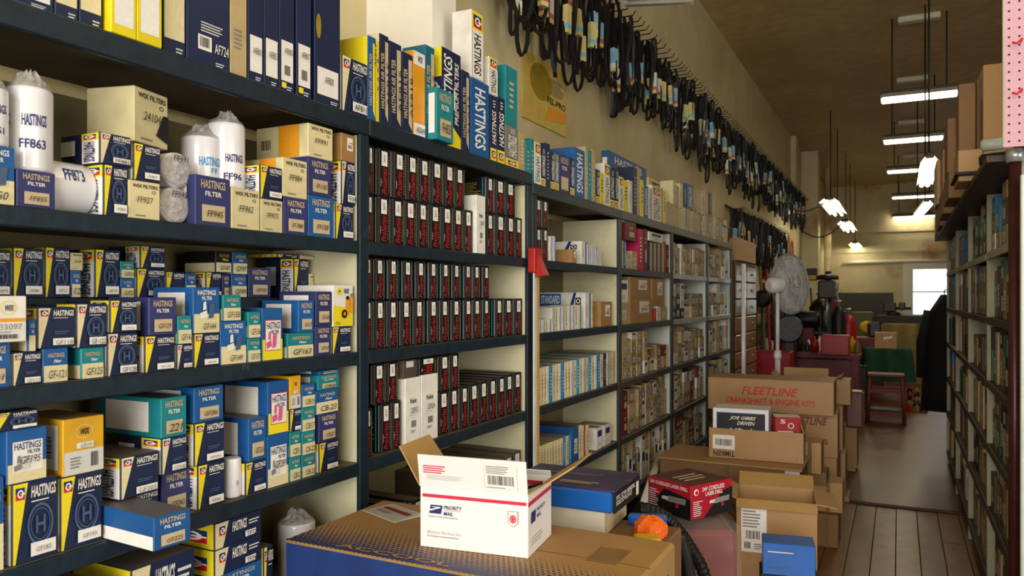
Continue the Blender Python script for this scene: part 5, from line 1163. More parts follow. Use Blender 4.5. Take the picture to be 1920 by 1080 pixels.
for i in range(4):
    for k, z0 in enumerate(RL):
        y = RYs[i] + .03; end = RYs[i + 1] - .03; clear = (RL[k - 1] - .04 if k else RTOP) - z0 - .01
        rows2 = (k == 0)
        while y < end - .03:
            w_ = min(R.uniform(.08, .15) * (1 + .45 * i), end - y); z = z0; fr = RX + .015 + R.random() * .02
            tops = R.uniform(.6, .93) * clear; n_ = 0
            while z < z0 + tops - .03 and n_ < 3:
                h_ = min(R.uniform(.09, .13) if rows2 else R.uniform(.15, .26), z0 + clear - z)
                if h_ < .03: break
                d = R.choice(pools[1] if i == 0 and k else pools[(i + k) % 4])
                o = carton(d, w_ - .004, .26, h_ - .001, Matrix.Translation((fr, y + w_ / 2, z + .0005)) @ Matrix.Rotation(rad(-90), 4, 'Z'), None, False, 'stocked_box', 'box', i < 2)
                reg(o, DES[d][2], RSH[k] + ', ' + RBAY[i], ROWN[n_], -y); z += h_; n_ += 1
            y += w_
# maroon pole in front of the rack and white plastic-sheeted panel beside it
yp = 3.50; pp = on_y(1903, 500, yp)
g = empty('steel_pole', (pp.x, yp, 0), 0, 'maroon steel pole standing before the right rack', 'pole')
zp = on_y(1903, 280, yp).z
MB().lathe([(.022, 0), (.022, zp - .03)], 'pole_maroon', 14).build('shaft', g)
MB().lathe([(.03, zp - .05), (.032, zp - .02), (.03, zp)], 'metal_shelf', 14).build('collar', g)
mat('sheet_white', 'c9d3c8', rough=.3, var=0, bump=.5, scale=8, grime=.15)
px0 = on_y(1911, 500, 3.40).x; zpb = on_y(1900, 330, 3.4).z
o = MB().box(px0, px0 + .5, 3.36, 3.39, 0.001, zpb, 'sheet_white', bev=.004).build('sheet_panel', None, label='pale plastic-sheeted panel at the right frame edge', cat='panel')
# pink pegboard panel
mat('pegboard_pink', 'cfa0b2', rough=.6, var=0, grime=.06, scale=3); mat('peg_hole', '3a2a30', rough=.9, var=0)
ga = on_y(1881, 0, 3.3); gb = on_y(1887, 276, 3.3); pz0 = gb.z; pz1 = 3.4; pxa = ga.x + .004; pxb = pxa + .65
o = MB().box(pxa, pxb, 3.300, 3.306, pz0, pz1, 'pegboard_pink').build('pegboard', None, label='pink pegboard panel hanging at the upper right', cat='pegboard')
hl = MB()
for i in range(20):
    for j in range(int((pz1 - pz0) / .0315)):
        x = pxa + .014 + i * .0315; z = pz0 + .02 + j * .0315
        if x < pxb - .01: hl.poly([(x + .0042 * math.cos(q * math.pi / 3), 3.2993, z + .0042 * math.sin(q * math.pi / 3)) for q in range(6)], [(0, 1, 2, 3, 4, 5)], 'peg_hole')
hl.build('peg_holes', o)['kind'] = 'stuff'
MB().box(pxa - .006, pxa, 3.296, 3.31, pz0, pz1, 'rack_right').build('frame_strip', o)
for k, v_ in enumerate((78, 172)):
    p = on_y(1914, v_, 3.29); q = MB().tube([(0, 0, 0), (0, -.03, .002), (-.016, -.035, -.014), (-.03, -.035, -.008)], .004, 'ink_red', 6).build('peg_hook', o); q.location = p
# black rolled things lying on the top board in front of the cartons
def roll(label, u0, v0, u1, v1, Y, r, m='hose_black', name='rolled_tool', cat='roll'):
    a = on_y(u0, v0, Y); b_ = on_y(u1, v1, Y)
    return MB().tube([a, a.lerp(b_, .1), a.lerp(b_, .9), b_], [r * .6, r, r, r * .7], m, 12).build(name, None, label=label, cat=cat)
roll('white roll with black end lying before the top cartons', 1838, 273, 1884, 268, 3.95, .028, 'sheet_white')
roll('black rounded handle below the white roll', 1836, 303, 1890, 296, 3.9, .03)
mat('dark_slat', '2c2420', rough=.6, var=0)
# overhanging cartons on top of the right rack
def topbox(label, u0, u1, vt, vb, Y, dpt, m='kraft_lt', name='carton'):
    a = on_y(u0, vb, Y); b_ = on_y(u1, vb, Y); t = on_y(u0, vt, Y)
    o = MB().box(0, b_.x - a.x, 0, dpt, 0, t.z - a.z, m, bev=.003).build(name, None, label=label, cat='carton'); o.location = (a.x, Y, a.z); return o, (b_.x - a.x, t.z - a.z)
zt = RTOP + .027
def tb2(label, u0, u1, vt, Y, dpt, z, m='kraft_lt'):
    a = on_y(u0, 300, Y); b_ = on_y(u1, 300, Y); t = on_y(u0, vt, Y).z
    o = MB().box(0, b_.x - a.x, 0, dpt, 0, t - z, m, bev=.003).build('carton', None, label=label, cat='carton'); o.location = (a.x, Y, z + .0005); return t
za_ = tb2('brown carton lying lowest over the near end of right rack', 1797, 1850, 330, 4.3, .33, zt, 'kraft_lt')
zs = za_ + .001
o = MB().box(on_y(1792, 300, 4.25).x, on_y(1885, 300, 4.25).x, 4.25, 4.68, zs, zs + .012, 'dark_slat').build('loose_board', None, label='dark board laid between the near top cartons', cat='board')
zs += .0125
zb2 = tb2('small pinkish-brown carton above the dark board', 1796, 1842, 282, 4.3, .30, zs, 'kraft_lt')
tb2('tall plain brown carton standing at the aisle edge of right rack top', 1797, 1829, 158, 4.32, .05, zb2, 'kraft_old')
tb2('tall brown carton with grey tape nearest the pegboard', 1843, 1900, 122, 4.3, .3, zs, 'kraft_lt')
tb2('thin tall yellowish carton between two tall brown ones', 1831, 1839, 150, 4.33, .05, zb2, 'kraft_old')
z2_ = tb2('brown carton at the edge above the second right bay', 1778, 1806, 322, 5.0, .5, zt, 'kraft_old')
tb2('upright brown carton stacked above the second right bay', 1776, 1792, 222, 5.05, .3, z2_, 'kraft_old')
z2_ = tb2('long brown carton lying above the third right bay', 1768, 1796, 355, 5.9, .6, zt, 'kraft_old')
tb2('brown carton stacked high above the third right bay', 1768, 1784, 280, 5.95, .4, z2_, 'kraft_lt')
z2_ = tb2('brown carton lying above the fourth right bay', 1762, 1786, 380, 6.9, .6, zt, 'kraft_old')
tb2('upper brown carton at the far end of right rack top', 1756, 1772, 300, 7.0, .5, z2_, 'kraft_lt')
tb2('last brown carton on the far end of right rack', 1757, 1776, 355, 7.8, .5, zt, 'kraft_old')
# dark toolbox on the floor at the foot of the right rack
a = on_z(1790, 1075, 0)
o = MB().box(.17, .38, 3.55, 4.25, 0.001, .22, 'crate_dark', bev=.01).build('toolbox', None, label='dark flat case on the floor at the right rack foot', cat='case')
# dark coat on a hanger at the end of the right rack
mat('coat_black', '121218', rough=.85, var=0, grime=.2)
b = MB(); P = []; Fc = []; n = 16; top = on_y(1772, 552, 8.9); cx = on_y(1768, 600, 8.9).x
prof = [(EYE + .02, .03), (EYE - .10, .10), (EYE - .22, .17), (EYE - .5, .17), (EYE - .9, .19), (EYE - 1.12, .2)]
for k, (z, w_) in enumerate(prof):
    for q in range(n):
        a = 2 * math.pi * q / n; P.append((w_ * math.cos(a) * (1 + .12 * math.sin(5 * a)), .11 * math.sin(a) * (1 + .15 * math.cos(4 * a)), z))
for k in range(len(prof) - 1):
    for q in range(n): Fc.append((k * n + q, k * n + (q + 1) % n, (k + 1) * n + (q + 1) % n, (k + 1) * n + q)[::-1])
Fc.append(tuple(range(n))); Fc.append(tuple((len(prof) - 1) * n + q for q in range(n))[::-1])
b.poly(P, Fc, 'coat_black', True)
ct = empty('hanging_coat', (cx, 8.62, 0), 0, 'long black coat hanging at the far end of right rack', 'coat'); b.build('coat_body', ct)
for s_ in (-1, 1): MB().tube([(s_ * .13, 0, EYE - .14), (s_ * .19, -.02, EYE - .45), (s_ * .2, -.03, EYE - .8)], [.05, .055, .045], 'coat_black', 8).build('sleeve', ct)
MB().tube([(0, 0, EYE + .0), (0, 0, EYE + .06), (RX + .05 - cx, -.20, EYE + .09)], .006, 'rail_steel', 6).build('hanger_hook', ct)

# ------------------------------------------------------------------ drawer cabinet, white pole, boxes at the rack's end
mat('drawer_wood', '9a7440', rough=.3, var=.1, grime=.3, coat=.3); mat('drawer_dark', '4a361f', rough=.5, var=0)
dc = empty('drawer_cabinet', (-1.62, 8.85, 0), 0, 'wooden cabinet of small drawers beyond the shelving rack', 'cabinet')
MB().box(-.26, .09, -.66, .66, 0.013, 1.98, 'drawer_dark').build('carcass', dc)
dm = MB().box(.09, .105, -.31, .31, 0, .165, 'drawer_wood', bev=.004).mesh('drawer'); km = MB().lathe([(.012, 0), (.018, .012), (.01, .02)], 'metal_shelf', 8, T(.105, 0, .085, ry=rad(90))).mesh('knob')
for c in (-.325, .325):
    for r_ in range(10):
        d_ = link_obj('drawer', dm, dc); d_.location = (0, c, .10 + r_ * .185); k_ = link_obj('knob', km, d_)
p = on_x(1393, 436, -1.48)
o = MB().box(-1.86, -1.50, 8.30, 9.35, 1.982, 2.22, 'kraft_lt', bev=.004).build('carton', None, label='brown carton on top of the drawer cabinet', cat='carton')
g = MB().tube([(-1.40, 7.98, 0), (-1.40, 7.98, EYE + .33)], .022, 'canister_white', 10).build('white_pole', None, label='slim white pole at the end of the shelving rack', cat='pole')
mat('wire_dark', '4a4034', rough=.4, var=0, metal=.6)
bk = empty('wire_basket', (-1.66, 7.7, TOPB), 0, 'tangled wire basket at the far end of the top shelf', 'basket')
for i in range(9):
    a = i / 8 * 2 - 1
    MB().tube([(-.12, a * .16, 0.004), (-.15, a * .2, .12), (-.15, a * .21, .16)], .004, 'wire_dark', 5).build('wire', bk); MB().tube([(.12, a * .16, 0.004), (.15, a * .2, .12), (.15, a * .21, .16)], .004, 'wire_dark', 5).build('wire', bk)
for z, s_ in ((.005, 1), (.08, 1.15), (.16, 1.3)):
    MB().tube([(-.12 * s_, -.16 * s_, z), (.12 * s_, -.16 * s_, z), (.12 * s_, .16 * s_, z), (-.12 * s_, .16 * s_, z)], .005, 'wire_dark', 5, closed=True).build('rim_wire', bk)

# ------------------------------------------------------------------ pedestal fan
mat('fan_grey', 'c9ccce', rough=.3, var=0); mat('fan_white', 'e2e2e0', rough=.35, var=0)
fp = at(1481, 530, 6.9)
fb = at(1458, 600, 6.9)
fn = empty('pedestal_fan', (fb.x, fb.y, .0135), 0, 'white pedestal fan with round wire cage turned to the right', 'fan')
MB().lathe([(.16, 0), (.16, .02), (.05, .05), (.03, .07)], 'fan_white', 24).build('base', fn)
MB().tube([(0, 0, .07), (0, 0, 1.05)], .024, 'fan_white', 12).build('lower_pole', fn); MB().tube([(0, 0, 1.05), (0, 0, fb.z + .24)], .017, 'fan_white', 12).build('upper_pole', fn)
MB().lathe([(.03, 1.02), (.036, 1.05), (.028, 1.1)], 'fan_white', 12).build('collar', fn)
hd = link_obj('head', None, fn); hd.location = (0, 0, fb.z + .315 - .0135); hd.rotation_euler = (0, rad(-4), rad(42)); 
mt = MB(); mt.lathe([(.045, -.10), (.07, -.08), (.075, .03), (.06, .05)], 'fan_white', 16, T(ry=rad(90)))
mo = mt.build('motor_housing', fn); 
cg = MB(); rC = .27; xo = .12
for k in range(6):
    r_ = rC * (k + 1) / 6; xx = xo + .11 * (1 - ((k + 1) / 6) ** 4)
    for sgn in (-1, 1):
        cg.tube([(xo + sgn * .075 * (1 - ((k + 1) / 6) ** 3), r_ * math.cos(q * math.pi / 14), r_ * math.sin(q * math.pi / 14)) for q in range(28)], .0032 if k < 5 else .011, 'fan_grey', 4, closed=True)
for q in range(60):
    a = q * math.pi / 30
    for sgn in (-1, 1): cg.tube([(xo + sgn * .075 * (1 - t ** 3), rC * t * math.cos(a), rC * t * math.sin(a)) for t in (.15, .45, .7, .88, 1)], .003, 'fan_grey', 4, caps=False)
co = cg.build('cage', fn)
bl = MB()
for q in range(3):
    a = q * 2 * math.pi / 3; P = []
    for t in (.06, .14, .22):
        for s_ in (-1, 1):
            aa_ = a + s_ * .55 * (.6 + t); P.append((xo + s_ * .035, t * math.cos(aa_), t * math.sin(aa_)))
    bl.poly(P, [(0, 1, 3, 2), (2, 3, 5, 4)], 'fan_grey'); bl.poly([(x - .004, y, z) for x, y, z in P], [(1, 0, 2, 3), (3, 2, 4, 5)], 'fan_grey')
bo = bl.build('blades', fn)
for o in (mo, co, bo):
    o.location = hd.location; o.rotation_euler = hd.rotation_euler
bpy.data.objects.remove(hd)
cg = MB().tube([(.0, -.03, .9), (.05, -.05, .75), (.03, -.06, .6), (-.03, -.04, .8), (0, -.03, 1.0)], .005, 'fan_white', 6).build('cord', fn)

# ------------------------------------------------------------------ workshop at the back
mat('bench_dark', '33302c', rough=.5, var=0, grime=.3); mat('steel_dark', '45464a', rough=.4, var=0, metal=.6, grime=.3); mat('paint_red', 'a31420', rough=.35, var=0, grime=.2); mat('paint_pink', '6a2c3c', rough=.5, var=0, grime=.2)
mat('cloth_green', '1e4a36', rough=.9, var=0, grime=.3, scale=4); mat('tarp_tan', '8a7848', rough=.85, var=0, grime=.35, scale=5); mat('stool_red', '6a2624', rough=.5, var=0, grime=.25); mat('oven_grey', '4b4a44', rough=.5, var=0, grime=.25); mat('oily', '2a2620', rough=.35, var=0, grime=.4, metal=.3)
FZ = .0125
def solid(name, label, cat, u0, u1, vt, vb, zc, d_, m, rest=None, rz=0, bev=.01, **k):
    o, w_, h_ = box_at(name, label, u0, u1, vt, vb, zc, d_, rest, m, rz, cat, bev=bev, **k); return o, w_, h_
# red cabinet low left
o, w_, h_ = solid('tool_chest', 'low bright red tool chest behind the fan', 'tool chest', 1415, 1476, 660, 700, 9.6, .4, 'paint_red', FZ)
for i in range(3): MB().box(-w_ / 2 + .02, w_ / 2 - .02, -.008, 0, h_ * (.55 + .13 * i), h_ * (.55 + .13 * i) + .09, 'paint_red', bev=.004).build('drawer', o)
# maroon bench with machines
o, w_, h_ = solid('work_bench', 'maroon bench carrying machines in the workshop', 'bench', 1488, 1600, 664, 672, 10.4, .6, 'paint_pink', None, bev=.005)
bz = o.location.z + h_; zz_ = o.location.z
for sx in (-1, 1):
    for yy in (.05, .5):
        l_ = MB().box(-.04, .04, -.04, .04, -(zz_ - FZ), 0, 'paint_pink').build('leg', o); l_.location = (sx * (w_ / 2 - .06), yy + .02, 0)
MB().box(-w_ / 2 + .05, w_ / 2 - .05, .05, .1, -.38, -.02, 'paint_pink').build('apron', o)
o, w_, h_ = solid('metal_case', 'bright red square metal case on the maroon bench', 'case', 1543, 1587, 629, 664, 10.2, .25, 'paint_red', bz)
MB().box(-w_ / 2 + .03, w_ / 2 - .03, -.006, 0, .03, h_ - .03, 'paint_red', bev=.003).build('door', o)
# grinder: motor, stand
g = empty('bench_grinder', at(1510, 650, 12.0), 0, 'dark bench grinder with black motor on a pinkish stand', 'grinder'); gz = g.location.z
MB().box(-.13, .13, -.1, .1, -(gz - FZ), .30, 'paint_pink', bev=.01).build('stand', g)
MB().lathe([(.1, -.22), (.13, -.18), (.13, .18), (.1, .22)], 'hose_black', 16, T(0, 0, .43, ry=rad(90))).build('motor', g)
for s_ in (-1, 1): MB().lathe([(.14, -.02), (.14, .02)], 'steel_dark', 20, T(s_ * .28, 0, .43, ry=rad(90))).build('wheel', g)
# drill press style machine
g = empty('drill_press', (at(1552, 640, 12.5).x, at(1552, 640, 12.5).y, FZ), 0, 'tall dark drill press with pulleys near the far wall', 'machine')
MB().box(-.2, .2, -.2, .2, 0, .06, 'steel_dark', bev=.01).build('base', g); MB().tube([(0, .08, .06), (0, .08, 2.0)], .05, 'steel_dark', 12).build('column', g)
MB().box(-.13, .13, -.28, .15, 1.55, 1.85, 'oven_grey', bev=.03).build('head', g); MB().lathe([(.17, 0), (.17, .06), (.1, .08)], 'oily', 18, T(0, -.1, 1.86)).build('pulley', g); MB().box(-.2, .2, -.25, .1, .98, 1.02, 'steel_dark', bev=.005).build('table', g)
MB().tube([(0, -.15, 1.55), (0, -.15, 1.2)], .02, 'metal_shelf', 8).build('spindle', g)
for k in range(3):
    a = k * 2.1; MB().tube([(.14, -.1, 1.65), (.18, -.1 + .18 * math.cos(a), 1.65 + .18 * math.sin(a))], .01, 'metal_shelf', 6).build('handle', g)
g = empty('lathe_machine', (at(1585, 640, 13.2).x, at(1585, 640, 13.2).y, FZ), rad(8), 'pinkish engine lathe with rounded headstock in the workshop', 'machine')
MB().box(-.6, .6, -.2, .2, .7, .9, 'paint_pink', bev=.02).build('bed', g); MB().box(-.58, -.3, -.18, .18, 0, .7, 'paint_pink', bev=.02).build('pedestal', g); MB().box(.3, .58, -.18, .18, 0, .7, 'paint_pink', bev=.02).build('pedestal', g)
MB().box(-.58, -.25, -.18, .18, .9, 1.25, 'oven_grey', bev=.06).build('headstock', g); MB().box(.35, .55, -.12, .12, .9, 1.15, 'steel_dark', bev=.03).build('tailstock', g); MB().lathe([(.09, 0), (.09, .07), (.05, .09)], 'metal_shelf', 16, T(-.24, 0, 1.08, ry=rad(90))).build('chuck', g); MB().box(-.1, .12, -.2, .2, .9, 1.03, 'paint_red', bev=.02).build('carriage', g)
# dark oven / cabinet against the far wall
o, w_, h_ = solid('parts_washer', 'wide dark grey cabinet against the far wall', 'cabinet', 1572, 1664, 549, 640, 20.5, .8, 'oven_grey', FZ)
MB().box(-w_ / 2 + .03, w_ / 2 - .03, -.02, 0, h_ * .58, h_ * .62, 'bench_dark').build('seam', o); MB().box(-w_ / 2 + .1, -w_ / 2 + .4, -.05, 0, h_ * .7, h_ * .72, 'metal_shelf', bev=.01).build('handle', o)
o, w_, h_ = solid('dark_bench', 'long dark bench below the far window', 'bench', 1655, 1748, 592, 640, 17.5, .7, 'bench_dark', FZ); dz = o.location.z + h_; dby = o.location.y
g = empty('bench_vise', (on_y(1676, 590, dby + .3).x, dby + .3, dz + .001), 0, 'dark machine vise on the bench near the window', 'vise')
MB().lathe([(.16, 0), (.14, .05), (.1, .08)], 'oily', 14).build('base', g); MB().box(-.22, .05, -.1, .1, .08, .30, 'oily', bev=.02).build('fixed_jaw', g); MB().box(.1, .24, -.1, .1, .12, .30, 'oily', bev=.02).build('moving_jaw', g); MB().tube([(.05, 0, .16), (.36, 0, .16)], .03, 'steel_dark', 8).build('screw', g)
# cloth helper
def drape(label, cat, name, w_, d_, h_, loc, m, rz=0, seed=1, over=.06):
    rr = random.Random(seed); b = MB(); n = 40; P = []; Fc = []
    for k, (z, f) in enumerate(((h_, .55), (h_ + .002, .97), (h_ - .02, 1.0), (h_ * .6, 1.05), (h_ * .25, 1.12), (0.0, 1.16))):
        for q in range(n):
            a = 2 * math.pi * q / n; c, s_ = math.cos(a), math.sin(a); sq = 1 / max(abs(c), abs(s_)); wob = 0 if k < 2 else (.02 + .03 * k / 5) * math.sin(a * 9 + seed) + rr.uniform(-.01, .01)
            P.append(((w_ / 2 * f * sq * .98 + wob) * c, (d_ / 2 * f * sq * .98 + wob) * s_, z))
    for k in range(5):
        for q in range(n): Fc.append((k * n + q, k * n + (q + 1) % n, (k + 1) * n + (q + 1) % n, (k + 1) * n + q)[::-1])
    Fc.append(tuple(range(n))); b.poly(P, Fc, m, True); o = b.build(name, None, label=label, cat=cat); o.location = loc; o.rotation_euler = (0, 0, rz); return o
# green-cloth table, carton on it, red stool in front
a = at(1662, 655, 11.6); gh = a.z - FZ
t_ = empty('small_table', (a.x, a.y + .3, FZ), 0, 'small table hidden under the dark green cloth', 'table')
MB().box(-.28, .28, -.22, .22, gh - .04, gh - .005, 'bench_dark').build('table_top', t_)
for sx in (-1, 1):
    for sy in (-1, 1): MB().box(sx * .24 - .02, sx * .24 + .02, sy * .18 - .02, sy * .18 + .02, 0, gh - .04, 'bench_dark').build('leg', t_)
drape('dark green cloth draped over the small table', 'cloth', 'green_cloth', .64, .52, gh * .62, (a.x, a.y + .3, FZ + gh * .38 + .001), 'cloth_green', seed=2)
c_ = at(1660, 640, 11.55)
o = MB().box(-.15, .15, -.12, .12, 0, .245, 'kraft_lt', bev=.003).build('carton', None, label='small brown carton on the green cloth', cat='carton'); o.location = (c_.x, c_.y + .3, FZ + gh + .004)
face(o, lambda p: p.shape([(-.1, .55), (.3, .65), (.3, .8), (-.1, .7)], 'ink_white'), .3, .245, (0, -.1205, 0))
s0 = at(1661, 700, 9.7); sh_ = s0.z - FZ
st = empty('red_stool', (s0.x, s0.y, FZ), 0, 'worn red wooden stool before the green cloth', 'stool')
MB().box(-.21, .21, -.15, .15, sh_ - .03, sh_, 'stool_red', bev=.006).build('seat', st)
for sx in (-1, 1):
    for sy in (-1, 1): MB().tube([(sx * .18, sy * .12, sh_ - .03), (sx * .21, sy * .15, 0)], .022, 'stool_red', 8).build('leg', st)
for sy in (-1, 1):
    MB().box(-.19, .19, sy * .13 - .012, sy * .13 + .012, sh_ * .62, sh_ * .70, 'stool_red').build('rail', st); MB().box(-.2, .2, sy * .14 - .012, sy * .14 + .012, .10, .15, 'stool_red').build('stretcher', st)
b = MB().box(-.2, .2, -.13, .13, .155, .175, 'bench_dark').build('lower_board', st)
# tan tarp over a machine
a = at(1690, 608, 14.0); th_ = a.z - FZ
drape('tan tarpaulin covering a rounded machine near the window', 'tarpaulin', 'tarpaulin', .62, .5, th_, (a.x, a.y + .3, FZ), 'tarp_tan', seed=5)
# sign, pipes, column
mat('sign_yellow', 'c9a21c', rough=.5, var=0)
o, w_, h_ = solid('warning_sign', 'black and yellow sign on the left wall column', 'sign', 1510, 1530, 500, 524, 16.2, .02, 'bench_dark', None, bev=.002)
o.location = (on_y(1521, 512, 18.378).x, 18.378, o.location.z)
MB().box(-w_ / 2 + .02, w_ / 2 - .02, -.003, 0, .02, h_ * .42, 'sign_yellow').build('yellow_band', o)
pc = at(1552, 480, 19.5)
MB().tube([(pc.x, pc.y, FZ), (pc.x, pc.y, CEIL)], .09, 'far_plaster', 12).build('vertical_pipe', None, label='painted vertical pipe near the far left corner', cat='pipe')
zc2 = on_y(1650, 491, FY).z
MB().tube([(WX + .5, FY - .06, zc2 - .02), (-.9, FY - .06, zc2), (1.6, FY - .06, zc2 - .01)], .05, 'white_paint', 8).build('wall_conduit', None, label='white conduit running along the far wall', cat='pipe')
# hanging garden of hoses on the wall, a light stand, clutter on benches
for k, (u, v, zc, r_, m, nm, lb) in enumerate(((1625, 614, 14.6, .13, 'sign_yellow', 'yellow_lamp', 'round yellow work lamp behind the bench'), (1430, 560, 10.5, .12, 'oily', 'pulley_wheel', 'dark pulley wheel hanging on the wall beside the drawer cabinet'))):
    p = at(u, v, zc)
    g = empty(nm, p, 0, lb, nm.split('_')[-1])
    MB().lathe([(r_ * .4, -.05), (r_ * .9, -.02), (r_, .02), (r_ * .6, .06)], m, 16, T(rx=rad(90))).build('shell', g); MB().tube([(0, 0, -r_), (0, 0, -(p.z - FZ))], .02, 'steel_dark', 6).build('stand', g)
clut = [('oil_can', 'oily', 'can'), ('paint_tin', 'paint_red', 'tin'), ('spray_can', 'canister_white', 'can'), ('parts_tin', 'sign_yellow', 'tin'), ('small_bottle', 'case_blue', 'bottle')]
spots = [(1496, 662, 10.7, bz), (1524, 662, 10.5, bz), (1534, 660, 10.6, bz), (1596, 660, 10.5, bz)]
for k, (u, v, zc, z) in enumerate(spots):
    n_, m_, c_ = clut[k % 5]; p = at(u, v, zc); r_ = .04 + .015 * (k % 2)
    o = MB().lathe([(r_, 0), (r_, .14), (r_ * .8, .16), (r_ * .35, .19), (r_ * .3, .22)], m_, 14).build(n_, None, label=['squat dark oil can at the left end of maroon bench', 'red tin on the maroon bench left of the case', 'white spray can beside the red metal case', 'yellow tin at the right end of maroon bench'][k], cat=c_); o.location = (p.x, p.y + .25, z + .001)
# pipes and bars leaning on the left wall of the workshop
for k, (u, v0, v1, zc, m_) in enumerate(((1425, 500, 640, 10.8, 'tarp_tan'), (1436, 505, 640, 11.0, 'paint_red'), (1446, 520, 650, 11.1, 'steel_dark'), (1530, 560, 650, 14.0, 'metal_shelf'), (1520, 540, 650, 14.4, 'oily'))):
    p = at(u, v0, zc); q = Vector((p.x + .12, p.y - .1, FZ + .012))
    MB().tube([q, p], .022, m_, 8).build('leaning_bar', None, label=['tan', 'red', 'dark steel', 'bright metal', 'oily black'][k] + ' bar leaning against the workshop wall', cat='bar')
# scrap pile at the right under the window
rr = random.Random(12)
for k in range(15):
    p = at(1706 + 13 * (k % 3), 660, 10.6 + .5 * (k // 3)); s_ = rr.uniform(.05, .075)
    m_ = rr.choice(['oily', 'steel_dark', 'tarp_tan', 'kraft_old', 'bench_dark', 'paint_red'])
    o = crumple('scrap_piece', '', 'scrap', s_ * 1.6, s_ * 1.3, s_ * 1.4, (p.x, p.y, FZ + .001 + rr.random() * .0), m_, rr.uniform(0, 3), seed=k + 20, n=7)
    o['group'] = 'scrap heap under the window'; reg(o, {'oily': 'oily black', 'steel_dark': 'dark steel', 'tarp_tan': 'tan', 'kraft_old': 'brown', 'bench_dark': 'charcoal', 'paint_red': 'red'}[m_] + ' lump of scrap', 'scrap right of stool', None, (p.y, k))

# cluttered shelf unit and hung tools along the left wall of the workshop
wu_ = empty('tool_rack', (WX + .19, 13.5, FZ), 0, 'dark open tool rack crowded with gear on the left workshop wall', 'rack')
for y in (-1.6, 1.6):
    for x in (-.14, .14): MB().box(x - .02, x + .02, y - .02, y + .02, 0, 1.6, 'bench_dark').build('post', wu_)
for z in (.30, .72, 1.16, 1.58): MB().box(-.16, .16, -1.62, 1.62, z - .02, z, 'bench_dark').build('shelf', wu_)
rr = random.Random(31); kinds = [('oil_can', 'can', 'oily'), ('gear_wheel', 'gear', 'steel_dark'), ('paint_tin', 'tin', 'paint_red'), ('coffee_tin', 'tin', 'tarp_tan'), ('bearing', 'bearing', 'metal_shelf'), ('jug', 'jug', 'canister_white'), ('parts_jar', 'jar', 'olive'), ('battery', 'battery', 'hose_black')]
cl = {'oily': 'oily black', 'steel_dark': 'dark steel', 'paint_red': 'red', 'tarp_tan': 'tan', 'metal_shelf': 'bright metal', 'canister_white': 'white', 'olive': 'olive', 'hose_black': 'black'}
for si, z in enumerate((.30, .72, 1.16, 1.58)):
    y = -1.5
    while y < 1.5:
        n_, c_, m_ = rr.choice(kinds); r_ = rr.uniform(.05, .1)
        b = MB()
        if n_ == 'gear_wheel':
            P = [((r_ if q % 4 < 2 else r_ * .85) * math.cos(q * math.pi / 20), (r_ if q % 4 < 2 else r_ * .85) * math.sin(q * math.pi / 20)) for q in range(40)]
            b.poly([(.0, x, r_ + zz__) for x, zz__ in P] + [(.05, x, r_ + zz__) for x, zz__ in P], [tuple(range(40))[::-1], tuple(range(40, 80))] + [(q, (q + 1) % 40, 40 + (q + 1) % 40, 40 + q) for q in range(40)], m_)
        elif n_ == 'battery': b.box(-.09, .09, -r_, r_, 0, .17, m_, bev=.006).box(-.04, -.02, -r_ * .5, -r_ * .3, .17, .185, 'metal_shelf')
        else: b.lathe([(r_ * .95, 0), (r_, .01), (r_, r_ * 2.1), (r_ * .8, r_ * 2.4), (r_ * .4, r_ * 2.7), (r_ * .38, r_ * 2.9)] if c_ in ('can', 'jug') else [(r_ * .95, 0), (r_, .01), (r_, r_ * 2.2), (r_ * 1.04, r_ * 2.22), (r_ * 1.04, r_ * 2.35)], m_, 12)
        o = b.build(n_, None, cat=c_); o.location = (WX + .19 + rr.uniform(.0, .04), 13.5 + y + r_, FZ + z + .001); reg(o, cl[m_] + ' ' + n_.replace('_', ' '), 'workshop tool rack', ROWN[si].replace('row', 'level'), y)
        y += 2 * r_ + rr.uniform(.02, .08)
# hoses and straps hung from nails above the tool rack
for k in range(9):
    u = 1430 + k * 10; zc = 11.6 + k * .45; p = at(u, 436 + (k * 13) % 18, zc); p.x = WX + .06
    L_ = .5 + .12 * (k % 4); w_ = .10 + .03 * (k % 3)
    path = [Vector((p.x, p.y + w_ * math.sin(t / 16 * 2 * math.pi), p.z - L_ / 2 + L_ / 2 * math.cos(t / 16 * 2 * math.pi))) for t in range(16)]
    o = MB().tube(path, .014, ['hose_black', 'oily', 'tarp_tan', 'paint_red', 'hose_black'][k % 5], 6, closed=True).build('coiled_hose', None, cat='hose'); reg(o, ['black', 'oily dark', 'tan', 'red', 'black'][k % 5] + ' hose loop hung on nail', 'left workshop wall', None, p.y)
# machines and boxes filling the workshop floor
def fbox(name, label, cat, u0, u1, vt, zc, d_, m, rz=0): return solid(name, label, cat, u0, u1, vt, 700, zc, d_, m, FZ, rz)
o, w_, h_ = fbox('compressor', 'dark compressor tank with flywheel left of the maroon bench', 'compressor', 1472, 1488, 640, 9.9, .3, 'oily')
MB().lathe([(.16, -.03), (.18, 0), (.16, .03)], 'steel_dark', 18, T(0, -.02, h_ + .16, rx=rad(90))).build('flywheel', o)
fbox('cabinet', 'grey-green metal cabinet behind the lathe', 'cabinet', 1600, 1632, 585, 17.0, .5, 'olive'); fbox('cabinet', 'narrow maroon locker left of the dark cabinet', 'cabinet', 1556, 1570, 560, 18.5, .4, 'maroon')
o, w_, h_ = fbox('engine_block', 'oily engine block on the floor left of the stool', 'engine', 1600, 1622, 690, 10.9, .35, 'oily')
for q in range(4): MB().lathe([(.035, h_), (.035, h_ + .03)], 'steel_dark', 10, T(-w_ / 2 + w_ * (q + .5) / 4, .12, 0)).build('cylinder_bore', o)

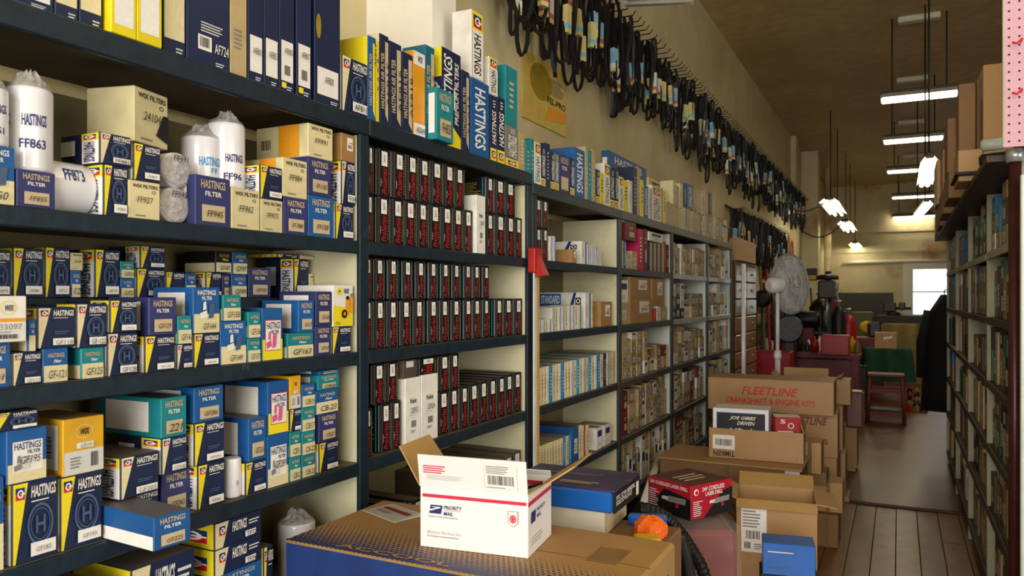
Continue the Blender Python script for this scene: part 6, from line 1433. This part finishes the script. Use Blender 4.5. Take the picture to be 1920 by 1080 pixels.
# more gear on the maroon bench and around the machines
wb = bpy.data.objects['work_bench']; bx, by = wb.location.x, wb.location.y; rr = random.Random(77)
for k in range(12):
    n_, c_, m_ = kinds[[0, 1, 4, 7, 3, 6, 0, 5, 1, 7, 4, 2][k]]; r_ = rr.uniform(.03, .05); b = MB()
    if n_ == 'battery': b.box(-.07, .07, -r_, r_, 0, .13, m_, bev=.006).box(-.04, -.02, -r_ * .5, -r_ * .3, .13, .145, 'metal_shelf')
    else: b.lathe([(r_ * .95, 0), (r_, .01), (r_, r_ * 2.6), (r_ * .7, r_ * 3.0), (r_ * .35, r_ * 3.4), (r_ * .33, r_ * 3.9)] if k % 2 else [(r_ * .95, 0), (r_, .01), (r_, r_ * 1.6), (r_ * .6, r_ * 1.7), (r_ * .6, r_ * 2.3)], m_, 12)
    o = b.build(n_, None, cat=c_); o.location = (bx - .40 + (k % 6) * .16, by + .38 + .14 * (k // 6), bz + .001)
    reg(o, cl[m_] + ' ' + n_.replace('_', ' ') + ' at the back', 'maroon workshop bench', ROWN[k // 6], o.location.x)
for k, (u, v, zc, r_, L_, m_) in enumerate(((1536, 560, 12.9, .16, .5, 'oily'), (1572, 575, 11.75, .10, .4, 'hose_black'), (1590, 590, 12.0, .12, .36, 'paint_red'))):
    p = at(u, v, zc); g = empty('air_tank', (p.x, p.y, FZ), 0, ['tall oily gas cylinder', 'black gas cylinder', 'small red gas cylinder'][k] + ' standing among the workshop machines', 'cylinder')
    h_ = p.z - FZ; MB().lathe([(r_ * .9, 0), (r_, .03), (r_, h_ - .15), (r_ * .7, h_ - .05), (r_ * .3, h_)], m_, 16).build('tank', g); MB().lathe([(.03, h_), (.03, h_ + .06), (.05, h_ + .07), (.05, h_ + .1)], 'metal_shelf', 10).build('valve', g)

# ------------------------------------------------------------------ labels from the registry
def ordn(n): return '%d%s' % (n, 'th' if 10 <= n % 100 <= 20 else {1: 'st', 2: 'nd', 3: 'rd'}.get(n % 10, 'th'))
groups = {}
for e in REG:
    if e[0] is None: continue
    groups.setdefault((e[2], e[3], e[1] if e[3] else ''), []).append(e)
for (pl, row, lk), L in groups.items():
    L.sort(key=lambda e: e[4])
    for i, (o, look, _, _, _) in enumerate(L):
        if row is None:
            o['label'] = '%s, %s from near end of %s' % (look, ordn(i + 1), pl)
            o['group'] = ('drive belts on the ' + pl) if 'rail' in pl else ('hose loops on the wall' if 'wall' in pl else 'scrap heap under the window')
        else:
            o['label'] = ('%s, %s%s, %s' % (look, (ordn(i + 1) + ' such from left, ') if len(L) > 1 else '', row, pl))
            o['group'] = ('boxes on ' if ',' in pl else 'gear on the ') + pl.replace(',', ' of')
